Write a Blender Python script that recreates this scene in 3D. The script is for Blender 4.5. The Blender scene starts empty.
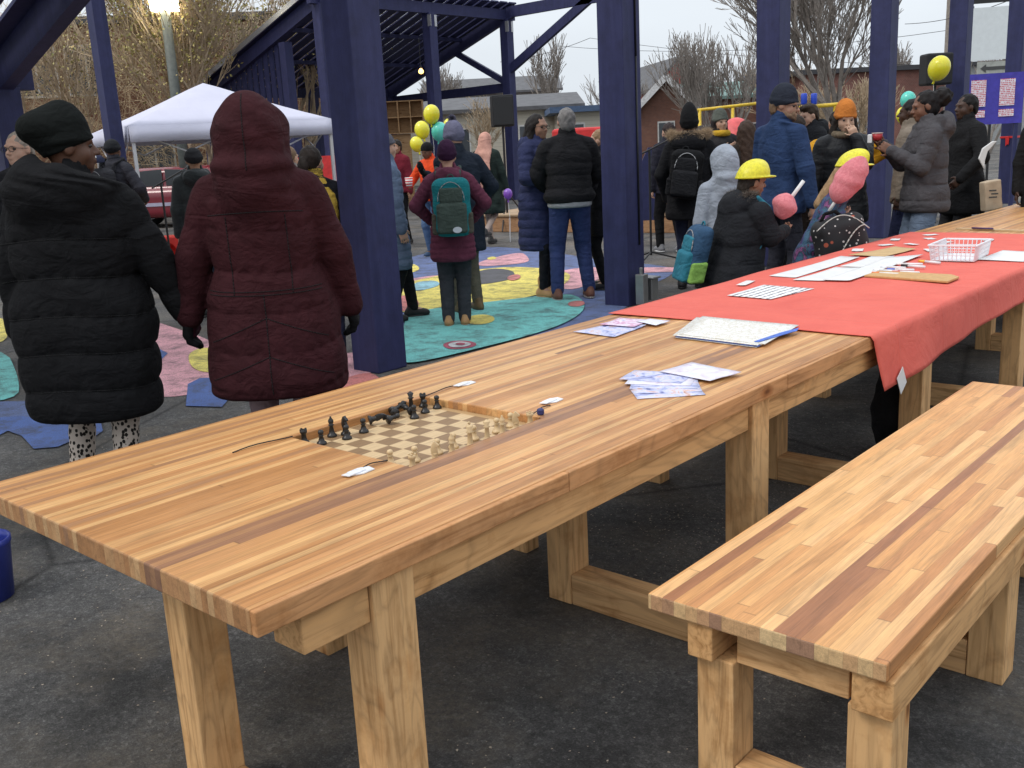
import bpy, math, random
import numpy as np
from mathutils import Vector, Matrix, noise as mnoise
random.seed(7); RNG = np.random.RandomState(11)
D = bpy.data; scene = bpy.context.scene; COL = scene.collection
R_ = math.radians
# ---------------------------------------------------------------- camera frame (metres; table length = +Y)
CR = np.array([0.75392138, 0.65497375, -0.05110711]); CU = np.array([-0.11641707, 0.20975502, 0.97079859]); CF = np.array([-0.64656757, 0.72595607, -0.23438892])
FPX = 990.83; CAMZ = 1.5
def ray(x, y): return CR*(x-512)/FPX + CU*(384-y)/FPX + CF
def gz(x, y, z=0.0):
    d = ray(x, y); return d*(z-CAMZ)/d[2] + np.array([0, 0, CAMZ])
def at(x, y, depth): return ray(x, y)*depth + np.array([0, 0, CAMZ])
# ---------------------------------------------------------------- tagging
def tag(o, label=None, cat=None, group=None, kind=None):
    if label: o['label'] = label
    if cat: o['category'] = cat
    if group: o['group'] = group
    if kind: o['kind'] = kind
    return o
def empty(name, loc=(0, 0, 0), rz=0.0, label=None, cat=None, group=None, parent=None):
    o = D.objects.new(name, None); COL.objects.link(o); o.empty_display_size = .1
    o.location = loc; o.rotation_euler = (0, 0, rz)
    if parent: o.parent = parent
    return tag(o, label, cat, group)
def link(name, me, mats, parent=None, smooth=False, bevel=0, loc=None):
    o = D.objects.new(name, me); COL.objects.link(o)
    if not isinstance(mats, (list, tuple)): mats = [mats]
    for m in mats: me.materials.append(m)
    if parent: o.parent = parent
    if loc is not None: o.location = loc
    if smooth:
        me.polygons.foreach_set('use_smooth', [True]*len(me.polygons))
    if bevel:
        b = o.modifiers.new('b', 'BEVEL'); b.width = bevel; b.segments = 2; b.limit_method = 'ANGLE'; b.angle_limit = R_(35)
    me.update(); return o
def npmesh(name, V, F):
    """V (n,3); F (m,4) or (m,3) arrays"""
    me = D.meshes.new(name); k = F.shape[1]
    me.vertices.add(len(V)); me.vertices.foreach_set('co', np.asarray(V, np.float32).ravel())
    me.loops.add(F.size); me.loops.foreach_set('vertex_index', np.asarray(F, np.int32).ravel())
    me.polygons.add(len(F)); me.polygons.foreach_set('loop_start', np.arange(0, F.size, k, dtype=np.int32))
    me.polygons.foreach_set('loop_total', np.full(len(F), k, np.int32))
    me.update(calc_edges=True); return me
class MB:
    def __init__(s): s.v = []; s.f = []; s.m = []; s.cur = 0
    def add(s, V, F, M=None):
        b = len(s.v)
        for p in V:
            p = Vector(p); s.v.append(tuple(M @ p) if M is not None else tuple(p))
        for f in F: s.f.append(tuple(i+b for i in f)); s.m.append(s.cur)
    def box(s, lo, hi, M=None):
        x0, y0, z0 = lo; x1, y1, z1 = hi
        s.add([(x0,y0,z0),(x1,y0,z0),(x1,y1,z0),(x0,y1,z0),(x0,y0,z1),(x1,y0,z1),(x1,y1,z1),(x0,y1,z1)],
              [(0,3,2,1),(4,5,6,7),(0,1,5,4),(1,2,6,5),(2,3,7,6),(3,0,4,7)], M)
    def beam(s, p, q, w, h, up=(0, 0, 1)):
        p = Vector(p); q = Vector(q); d = (q-p); L = d.length; d.normalize(); u = Vector(up); a = d.cross(u).normalized(); u = a.cross(d)
        M = Matrix((( a.x, d.x, u.x, p.x), (a.y, d.y, u.y, p.y), (a.z, d.z, u.z, p.z), (0,0,0,1)))
        s.box((-w/2, 0, -h/2), (w/2, L, h/2), M)
    def tube(s, p, q, r0, r1=None, n=8, cap=True):
        if r1 is None: r1 = r0
        p = Vector(p); q = Vector(q); d = (q-p)
        if d.length < 1e-6: return
        d.normalize(); a = d.orthogonal().normalized(); b = d.cross(a)
        V = []
        for c, r in ((p, r0), (q, r1)):
            for i in range(n):
                t = 2*math.pi*i/n; V.append(c + a*r*math.cos(t) + b*r*math.sin(t))
        F = [(i, (i+1) % n, n+(i+1) % n, n+i) for i in range(n)]
        if cap: F += [tuple(range(n-1, -1, -1)), tuple(range(n, 2*n))]
        s.add(V, F)
    def path(s, pts, r, n=6):
        for a, b in zip(pts[:-1], pts[1:]): s.tube(a, b, r, r, n)
    def lathe(s, prof, n=16, M=None):
        V = []; F = []
        for r, z in prof:
            for i in range(n):
                t = 2*math.pi*i/n; V.append((r*math.cos(t), r*math.sin(t), z))
        for j in range(len(prof)-1):
            for i in range(n):
                a = j*n+i; b = j*n+(i+1) % n; F.append((a, b, b+n, a+n))
        F.append(tuple(range(n-1, -1, -1))); F.append(tuple(range((len(prof)-1)*n, len(prof)*n)))
        s.add(V, F, M)
    def prism(s, poly, z0, z1, M=None):
        n = len(poly); V = [(x, y, z0) for x, y in poly]+[(x, y, z1) for x, y in poly]
        s.add(V, [tuple(range(n-1, -1, -1)), tuple(range(n, 2*n))]+[(i, (i+1) % n, n+(i+1) % n, n+i) for i in range(n)], M)
    def build(s, name, mats, parent=None, smooth=False, bevel=0, loc=None):
        me = D.meshes.new(name); me.from_pydata(s.v, [], s.f)
        o = link(name, me, mats, parent, smooth, bevel, loc)
        if any(s.m): me.polygons.foreach_set('material_index', s.m)
        return o
# ---------------------------------------------------------------- materials
class NT:
    def __init__(s, name):
        s.m = D.materials.new(name); s.m.use_nodes = True; s.t = s.m.node_tree; s.n = s.t.nodes; s.b = s.n['Principled BSDF']
        s.co = s.n.new('ShaderNodeTexCoord').outputs['Object']
    def L(s, a, b): s.t.links.new(a, b)
    def put(s, inp, v):
        if hasattr(v, 'is_linked') or isinstance(v, bpy.types.NodeSocket): s.L(v, inp)
        else: inp.default_value = v
    def math(s, op, a, b=0.0, c=None):
        n = s.n.new('ShaderNodeMath'); n.operation = op; s.put(n.inputs[0], a); s.put(n.inputs[1], b)
        if c is not None: s.put(n.inputs[2], c)
        return n.outputs[0]
    def mapping(s, scale=(1, 1, 1), loc=(0, 0, 0), src=None, rot=(0, 0, 0)):
        n = s.n.new('ShaderNodeMapping'); s.L(src or s.co, n.inputs[0]); n.inputs['Scale'].default_value = scale; s.put(n.inputs['Location'], loc); n.inputs['Rotation'].default_value = rot
        return n.outputs[0]
    def noise(s, scale, detail=4, rough=.6, src=None, dist=0):
        n = s.n.new('ShaderNodeTexNoise'); s.L(src or s.co, n.inputs['Vector']); n.inputs['Scale'].default_value = scale
        n.inputs['Detail'].default_value = detail; n.inputs['Roughness'].default_value = rough; n.inputs['Distortion'].default_value = dist
        return n.outputs['Fac']
    def voro(s, scale, src=None, feat='F1', out='Distance', rnd=1.0):
        n = s.n.new('ShaderNodeTexVoronoi'); s.L(src or s.co, n.inputs['Vector']); n.feature = feat; n.inputs['Scale'].default_value = scale; n.inputs['Randomness'].default_value = rnd
        return n.outputs[out]
    def ramp(s, fac, stops, interp='LINEAR'):
        n = s.n.new('ShaderNodeValToRGB'); s.L(fac, n.inputs[0]); e = n.color_ramp.elements; n.color_ramp.interpolation = interp
        while len(e) < len(stops): e.new(.5)
        for i, (p, c) in enumerate(stops):
            e[i].position = p; e[i].color = (c, c, c, 1) if not hasattr(c, '__len__') else (*c, 1)
        return n.outputs[0]
    def mix(s, fac, a, b, mode='MIX'):
        n = s.n.new('ShaderNodeMix'); n.data_type = 'RGBA'; n.blend_type = mode; s.put(n.inputs[0], fac)
        for i, v in ((6, a), (7, b)):
            if isinstance(v, (tuple, list)): v = (*v, 1) if len(v) == 3 else v
            s.put(n.inputs[i], v)
        return n.outputs[2]
    def sep(s, src=None):
        n = s.n.new('ShaderNodeSeparateXYZ'); s.L(src or s.co, n.inputs[0]); return n.outputs
    def comb(s, x=0., y=0., z=0.):
        n = s.n.new('ShaderNodeCombineXYZ'); s.put(n.inputs[0], x); s.put(n.inputs[1], y); s.put(n.inputs[2], z); return n.outputs[0]
    def white(s, v, dim='2D'):
        n = s.n.new('ShaderNodeTexWhiteNoise'); n.noise_dimensions = dim
        s.L(v, n.inputs['W' if dim == '1D' else 'Vector']); return n.outputs['Value']
    def bump(s, h, strength=.3, dist=.01):
        n = s.n.new('ShaderNodeBump'); s.L(h, n.inputs['Height']); n.inputs['Strength'].default_value = strength; n.inputs['Distance'].default_value = dist
        s.L(n.outputs[0], s.b.inputs['Normal'])
    def fin(s, col=None, rough=.7, spec=None, **kw):
        if col is not None: s.put(s.b.inputs['Base Color'], (*col, 1) if isinstance(col, tuple) and len(col) == 3 else col)
        s.put(s.b.inputs['Roughness'], rough)
        if spec is not None: s.b.inputs['Specular IOR Level'].default_value = spec
        for k, v in kw.items(): s.b.inputs[k.replace('_', ' ')].default_value = v
        return s.m
_mc = {}
def plain(name, col, rough=.6, var=.25, scale=12, bump=.15, bs=80, spec=.4, bd=.003, **kw):
    if name in _mc: return _mc[name]
    t = NT(name); n = t.noise(scale, 5); f = t.ramp(n, [(.25, 1-var), (.75, 1+var)])
    c = t.mix(1.0, col, f, 'MULTIPLY')
    if bump: t.bump(t.noise(bs, 4), bump, bd)
    _mc[name] = t.fin(c, rough, spec, **kw); return _mc[name]
def fabric(col, rough=.85, var=.22, wr=.5, sheen=.0, spec=.14):
    key = ('fab', col, rough, var, wr)
    if key in _mc: return _mc[key]
    t = NT('fabric'); n = t.noise(9, 6, .65); f = t.ramp(n, [(.3, 1-var), (.7, 1+var)])
    c = t.mix(1.0, col, f, 'MULTIPLY')
    a = t.noise(16, 4, .5, dist=1.6); b = t.noise(3.5, 3, .5, t.mapping((1, 1, 3.0)), 1.5)
    h = t.math('ADD', t.math('MULTIPLY', a, .75), t.math('MULTIPLY', b, 1.2))
    t.bump(h, wr, .02)
    _mc[key] = t.fin(c, rough, spec, Sheen_Weight=sheen, Sheen_Roughness=.5); return _mc[key]
def paint_ground(name, col):
    if name in _mc: return _mc[name]
    t = NT(name); n = t.noise(5, 8, .75); w = t.ramp(n, [(.34, .22), (.53, 1)])
    g = t.noise(140, 4, .8); g2 = t.ramp(g, [(.40, .35), (.54, 1)])
    w2 = t.math('MULTIPLY', w, g2)
    tone = t.ramp(t.noise(1.7, 5), [(.3, .78), (.7, 1.15)])
    c0 = t.mix(1.0, col, tone, 'MULTIPLY')
    c = t.mix(w2, (.065, .064, .066), c0); t.bump(g, .5, .006)
    _mc[name] = t.fin(c, .85, .3); return _mc[name]
# butcher block: staves along Y, strips across X
def butcher(name, sw, Lm, stops, seed, dark=1.0, rough=.42, gs=1.0):
    t = NT(name); X, Y, Z = t.sep()
    wob = t.math('MULTIPLY', t.math('SUBTRACT', t.noise(1.5, 2, .5, t.mapping((1, .15, 1))), .5), .004)
    xs = t.math('ADD', t.math('DIVIDE', t.math('ADD', X, wob), sw), seed)
    row = t.math('FLOOR', xs); r1 = t.white(row, '1D')
    L = t.math('MULTIPLY_ADD', r1, Lm, Lm*.55)
    ys = t.math('DIVIDE', t.math('MULTIPLY_ADD', r1, 17.3, Y), L); colm = t.math('FLOOR', ys)
    r2 = t.white(t.comb(row, colm, seed), '3D')
    base = t.ramp(r2, stops, 'CONSTANT')
    off = t.comb(t.math('MULTIPLY', r2, 37.0), t.math('MULTIPLY', r2, 91.0), 0.)
    v = t.n.new('ShaderNodeVectorMath'); v.operation = 'ADD'; t.L(t.mapping((26*gs, 1.3, 26*gs)), v.inputs[0]); t.L(off, v.inputs[1])
    g = t.noise(1.6, 6, .62, v.outputs[0], .9); gf = t.ramp(g, [(.28, .66), (.5, 1.0), (.74, 1.16)])
    v2 = t.n.new('ShaderNodeVectorMath'); v2.operation = 'ADD'; t.L(t.mapping((170, 5, 170)), v2.inputs[0]); t.L(off, v2.inputs[1])
    fine = t.noise(2.0, 3, .6, v2.outputs[0]); ff = t.ramp(fine, [(.3, .82), (.7, 1.1)])
    c = t.mix(1.0, base, gf, 'MULTIPLY'); c = t.mix(1.0, c, ff, 'MULTIPLY')
    fx = t.math('FRACT', xs); e = t.math('MINIMUM', fx, t.math('SUBTRACT', 1.0, fx)); jl = t.ramp(e, [(0, .72), (.035, 1)])
    fy = t.math('FRACT', ys); e2 = t.math('MULTIPLY', t.math('MINIMUM', fy, t.math('SUBTRACT', 1.0, fy)), L); jl2 = t.ramp(e2, [(0, .6), (.0022, 1)])
    c = t.mix(1.0, c, jl, 'MULTIPLY'); c = t.mix(1.0, c, jl2, 'MULTIPLY')
    c = t.mix(1.0, c, (dark, dark*.97, dark*.95), 'MULTIPLY')
    blot = t.ramp(t.noise(2.3, 4, .6), [(.3, .88), (.7, 1.07)]); c = t.mix(1.0, c, blot, 'MULTIPLY')
    rr = t.math('MULTIPLY_ADD', t.noise(14, 4), .2, rough-.08); t.bump(fine, .12, .002)
    return t.fin(c, rr, .38)
def lumber(name, col=(.50, .355, .20), axis=2, seed=0):
    """sawn softwood with long grain along the given axis and knots"""
    t = NT(name); sc = [34, 34, 34]; sc[axis] = 2.2
    s2 = [1, 1, 1]; s2[axis] = .28
    ob = t.n.new('ShaderNodeObjectInfo').outputs['Random']
    o = t.comb(t.math('MULTIPLY', ob, 50.0), t.math('MULTIPLY', ob, 31.0), t.math('MULTIPLY', ob, 77.0))
    v = t.n.new('ShaderNodeVectorMath'); v.operation = 'ADD'; t.L(t.co, v.inputs[0]); t.L(o, v.inputs[1]); src = v.outputs[0]
    g = t.noise(1.0, 5, .6, t.mapping(tuple(sc), src=src), 1.6); gf = t.ramp(g, [(.3, (.62, .55, .46)), (.5, (1, 1, 1)), (.72, (1.12, 1.1, 1.05))])
    fig = t.noise(5, 3, .5, t.mapping(tuple(s2), src=src), .8); rings = t.math('FRACT', t.math('MULTIPLY', fig, 9.0)); rf = t.ramp(rings, [(0, .80), (.25, 1.0), (.8, 1.04), (1, .84)])
    sk = [1, 1, 1]; sk[axis] = .45
    k = t.voro(5.5, t.mapping(tuple(sk), src=src)); kf = t.ramp(k, [(.03, (.30, .20, .12)), (.07, (.75, .62, .5)), (.13, (1, 1, 1))])
    c = t.mix(1.0, col, gf, 'MULTIPLY'); c = t.mix(1.0, c, rf, 'MULTIPLY'); c = t.mix(1.0, c, kf, 'MULTIPLY')
    stain = t.ramp(t.noise(6, 5, .7, src=src), [(.32, (.72, .62, .5)), (.48, (1, 1, 1))]); c = t.mix(.7, c, t.mix(1.0, c, stain, 'MULTIPLY'))
    t.bump(g, .25, .003); return t.fin(c, .68, .3)
def navy_paint(name='navy_paint', c1=(.017, .020, .070), c2=(.034, .037, .108)):
    t = NT(name); n = t.noise(1.0, 6, .65, t.mapping((9, 9, .8)), 1.0)
    c = t.ramp(n, [(.3, c1), (.55, tuple((a+b)/2 for a, b in zip(c1, c2))), (.75, c2)])
    s = t.ramp(t.noise(2.0, 5, .7, t.mapping((22, 22, 1.1))), [(.66, 0.), (.86, .3)]); c = t.mix(s, c, (.09, .10, .17)); d = t.ramp(t.noise(7, 6, .7), [(.25, .72), (.6, 1.08)]); c = t.mix(1.0, c, d, 'MULTIPLY')
    t.bump(t.noise(30, 4, .6, t.mapping((6, 6, .4))), .3, .004); return t.fin(c, .62, .35)
def emis(name, col, st):
    t = NT(name); t.b.inputs['Emission Color'].default_value = (*col, 1); t.b.inputs['Emission Strength'].default_value = st
    return t.fin(col, .5)
# ---------------------------------------------------------------- signed distance modelling
class G:
    def __init__(s, lo, hi, h):
        s.h = h; s.lo = np.array(lo, float); n = np.ceil((np.array(hi)-s.lo)/h).astype(int)+1; s.n = n
        s.D = np.full(n, 10.0, np.float32)
        s.ax = [s.lo[i]+h*np.arange(n[i]) for i in range(3)]
    def sub(s, lo, hi):
        sl = []
        for i in range(3):
            a = int(np.clip(math.floor((lo[i]-s.lo[i])/s.h), 0, s.n[i])); b = int(np.clip(math.ceil((hi[i]-s.lo[i])/s.h)+1, 0, s.n[i]))
            if b <= a: return None, None
            sl.append(slice(a, b))
        X = s.ax[0][sl[0]][:, None, None]; Y = s.ax[1][sl[1]][None, :, None]; Z = s.ax[2][sl[2]][None, None, :]
        return tuple(sl), (X, Y, Z)
    def op(s, fn, lo, hi, k=0.0, mode='u'):
        pad = 2.2*s.h+k
        sl, P = s.sub(np.array(lo)-pad, np.array(hi)+pad)
        if sl is None: return
        d = fn(*P); a = s.D[sl]
        if mode == 'u':
            if k > 0:
                t = np.clip(.5+.5*(a-d)/k, 0, 1); r = a+(d-a)*t-k*t*(1-t)
            else: r = np.minimum(a, d)
        elif mode == 's':
            if k > 0:
                t = np.clip(.5-.5*(a+d)/k, 0, 1); r = a+(-d-a)*t+k*t*(1-t)
            else: r = np.maximum(a, -d)
        s.D[sl] = r
    def all(s, fn, mode='i'):
        P = (s.ax[0][:, None, None], s.ax[1][None, :, None], s.ax[2][None, None, :]); d = fn(*P)
        if mode == 'i': s.D = np.maximum(s.D, d)
        elif mode == '+': s.D = s.D+d
        s.D = s.D.astype(np.float32)
    def rc(s, a, b, ra, rb, k=0.0, puff=0, sp=.08, mode='u', ph=0.):
        a = np.array(a, float); b = np.array(b, float); ba = b-a; L2 = max(ba@ba, 1e-9); L = math.sqrt(L2); m = max(ra, rb)+puff
        def fn(X, Y, Z):
            px, py, pz = X-a[0], Y-a[1], Z-a[2]
            t = np.clip((px*ba[0]+py*ba[1]+pz*ba[2])/L2, 0, 1)
            d = np.sqrt((px-t*ba[0])**2+(py-t*ba[1])**2+(pz-t*ba[2])**2)
            r = ra+(rb-ra)*t
            if puff: r = r+puff*(np.abs(np.sin(np.pi*(t*L+ph)/sp))**.42-.7)
            return d-r
        s.op(fn, np.minimum(a, b)-m, np.maximum(a, b)+m, k, mode)
    def ell(s, c, r, k=0.0, mode='u', R=None, wob=0, wf=40):
        c = np.array(c, float); r = np.array(r, float); m = max(r)+wob
        def fn(X, Y, Z):
            x, y, z = X-c[0], Y-c[1], Z-c[2]
            if R is not None: x, y, z = (R[0][0]*x+R[1][0]*y+R[2][0]*z, R[0][1]*x+R[1][1]*y+R[2][1]*z, R[0][2]*x+R[1][2]*y+R[2][2]*z)
            k0 = np.sqrt((x/r[0])**2+(y/r[1])**2+(z/r[2])**2)+1e-6; k1 = np.sqrt((x/r[0]**2)**2+(y/r[1]**2)**2+(z/r[2]**2)**2)+1e-6
            d = k0*(k0-1)/k1
            if wob: d = d+wob*np.sin(wf*x+1.3*np.sin(wf*.7*z))*np.sin(wf*1.1*y+wf*.5*z)*np.sin(wf*.9*z+1)
            return d
        e = r if R is None else np.array([m]*3)
        s.op(fn, c-e-wob, c+e+wob, k, mode)
    def box(s, c, hs, rad=.01, R=None, k=0.0, mode='u'):
        c = np.array(c, float); hs = np.array(hs, float)
        def fn(X, Y, Z):
            x, y, z = X-c[0], Y-c[1], Z-c[2]
            if R is not None: x, y, z = (R[0][0]*x+R[1][0]*y+R[2][0]*z, R[0][1]*x+R[1][1]*y+R[2][1]*z, R[0][2]*x+R[1][2]*y+R[2][2]*z)
            qx, qy, qz = np.abs(x)-hs[0]+rad, np.abs(y)-hs[1]+rad, np.abs(z)-hs[2]+rad
            return np.sqrt(np.maximum(qx, 0)**2+np.maximum(qy, 0)**2+np.maximum(qz, 0)**2)+np.minimum(np.maximum(np.maximum(qx, qy), qz), 0)-rad
        e = hs if R is None else np.array([np.linalg.norm(hs)]*3)
        s.op(fn, c-e, c+e, k, mode)
    def prof(s, zs, rx, ry, cy=None, cx=None, p=2.3, k=0.0, puff=0, sp=.1, ph=0., folds=0, mode='u', rnd=.02, bow=0.0):
        z0, z1 = zs[0], zs[-1]; M = max(max(rx), max(ry))+puff+.02; mc = 0 if cy is None else max(abs(v) for v in cy)
        def fn(X, Y, Z):
            zz = np.clip(Z, z0, z1); a = np.interp(zz.ravel(), zs, rx)[None, None, :]; b = np.interp(zz.ravel(), zs, ry)[None, None, :]
            y = Y - (0 if cy is None else np.interp(zz.ravel(), zs, cy)[None, None, :]); x = X - (0 if cx is None else np.interp(zz.ravel(), zs, cx)[None, None, :])
            if puff or folds:
                q = 0
                if puff > .006 and s.h < .0088:
                    sn = np.abs(np.sin(np.pi*(Z-ph+bow*X*X+.006*np.sin(14*X+5*Y))/sp)); q = q-.0032*(1-sn)**2*np.sin(95*X+60*Y+6*np.sin(9*Z))
                if puff: q = q+puff*(np.abs(np.sin(np.pi*(Z-ph+bow*X*X+.006*np.sin(14*X+5*Y))/sp))**.38-.75)
                if folds:
                    q = q+folds*.6*(np.sin(15*x+19*Z+2*np.sin(13*Z+9*y))+.6*np.sin(27*y-25*Z+3*np.sin(19*x)))
            else: q = 0
            e = (np.abs(x/a)**p+np.abs(y/b)**p)**(1/p)
            d = (e-1)*np.minimum(a, b)-q
            dz = np.maximum(z0-Z, Z-z1)
            u, w = np.maximum(d+rnd, 0), np.maximum(dz+rnd, 0)
            return np.sqrt(u*u+w*w)+np.minimum(np.maximum(d+rnd, dz+rnd), 0)-rnd
        s.op(fn, (-M, -M-mc, z0), (M, M+mc, z1), k, mode)
    def mesh(s):
        Dm = s.D; n = s.n; ins = Dm < 0
        # pad-safe: force border outside
        for ax in range(3):
            for e in (0, -1):
                sl = [slice(None)]*3; sl[ax] = e; ins[tuple(sl)] = False
        c = np.zeros(tuple(n-1), np.int8)
        for i in (0, 1):
            for j in (0, 1):
                for k in (0, 1): c += ins[i:n[0]-1+i, j:n[1]-1+j, k:n[2]-1+k]
        act = (c > 0) & (c < 8); idx = np.argwhere(act)
        if len(idx) == 0: return np.zeros((0, 3)), np.zeros((0, 4), int)
        vid = np.full(act.shape, -1, np.int32); vid[act] = np.arange(len(idx))
        acc = np.zeros((len(idx), 3)); cnt = np.zeros(len(idx))
        co = [(i, j, k) for i in (0, 1) for j in (0, 1) for k in (0, 1)]
        for a in co:
            for ax in range(3):
                if a[ax]: continue
                b = list(a); b[ax] = 1
                ia = tuple((idx+a).T); ib = tuple((idx+b).T); da = Dm[ia]; db = Dm[ib]; m = ins[ia] != ins[ib]
                t = np.clip(np.where(np.abs(da-db) > 1e-9, da/(da-db+1e-12), .5), .02, .98)
                p = np.tile(np.array(a, float), (len(idx), 1)); p[:, ax] = t
                acc[m] += p[m]; cnt[m] += 1
        V = s.lo+s.h*(idx+acc/np.maximum(cnt, 1)[:, None])
        F = []
        for ax in range(3):
            u, v = [(1, 2), (2, 0), (0, 1)][ax]
            lo = [slice(1, n[i]-1) for i in range(3)]; lo[ax] = slice(0, n[ax]-1)
            hi = list(lo); hi[ax] = slice(1, n[ax])
            a = ins[tuple(lo)]; b = ins[tuple(hi)]; e = np.argwhere(a != b)
            if not len(e): continue
            off = np.array([1, 1, 1]); off[ax] = 0; e = e+off; flip = ins[tuple(e.T)]
            def cell(du, dv):
                q = e.copy(); q[:, u] -= du; q[:, v] -= dv; return vid[tuple(q.T)]
            q = np.stack([cell(1, 1), cell(0, 1), cell(0, 0), cell(1, 0)], 1)
            q[~flip] = q[~flip][:, ::-1]; F.append(q)
        F = np.concatenate(F); F = F[(F >= 0).all(1)]
        return V, F
# ---------------------------------------------------------------- people
def ik(a, t, l1, l2, hint):
    a = np.array(a, float); t = np.array(t, float); d = t-a; L = np.linalg.norm(d)
    if L > (l1+l2)*.995: t = a+d/L*(l1+l2)*.995; d = t-a; L = np.linalg.norm(d)
    u = d/L; x = (l1*l1-l2*l2+L*L)/(2*L); h = math.sqrt(max(l1*l1-x*x, 0)); hn = np.array(hint, float); hn = hn-u*(hn@u); hn /= np.linalg.norm(hn)+1e-9
    return a+u*x+hn*h, t
def hand(g, w, d, nrm, side, curl=.5, grow=0.0, sc=1.0):
    """w wrist, d direction, nrm palm normal, side +1/-1 for thumb"""
    w = np.array(w, float); d = np.array(d, float); d /= np.linalg.norm(d); nrm = np.array(nrm, float); nrm -= d*(nrm@d); nrm /= np.linalg.norm(nrm); ac = np.cross(d, nrm)*side
    R = np.stack([ac, d, nrm], 1)
    g.box(w+d*.045*sc, np.array((.040, .052, .015))*sc+grow, .013*sc+grow*.8, R, k=.012)
    for i, (o, l) in enumerate(((.030, .070), (.010, .080), (-.011, .074), (-.031, .058))):
        b = w+d*.088*sc+ac*o*sc; c = curl*(1+.12*i)
        d1 = d*math.cos(c*.7)+nrm*math.sin(c*.7)+ac*o*1.5; d2 = d*math.cos(c*1.9)+nrm*math.sin(c*1.9)
        m = b+d1*l*.5*sc; e = m+d2*l*.55*sc
        g.rc(b-d*.02*sc, m, .0095*sc+grow, .0088*sc+grow, .003); g.rc(m, e, .0088*sc+grow, .0072*sc+grow, .003)
    tb = w+d*.022*sc+ac*.030*sc; tm = tb+(d*.55+ac*.75+nrm*.3)*.034*sc; te = tm+(d*.85+ac*.25+nrm*.35)*.032*sc
    g.rc(tb, tm, .013*sc+grow, .0105*sc+grow, .008); g.rc(tm, te, .0105*sc+grow, .0082*sc+grow, .003)
SKIN = {}
def skin(c):
    if c not in SKIN:
        t = NT('skin'); f = t.ramp(t.noise(18, 4), [(.3, .88), (.7, 1.08)]); SKIN[c] = t.fin(t.mix(1.0, c, f, 'MULTIPLY'), .5, .4, Subsurface_Weight=.05)
    return SKIN[c]
LIGHT = (.52, .31, .22); TAN = (.36, .19, .115); BROWN = (.13, .06, .035); DARK = (.055, .026, .016)
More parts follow.
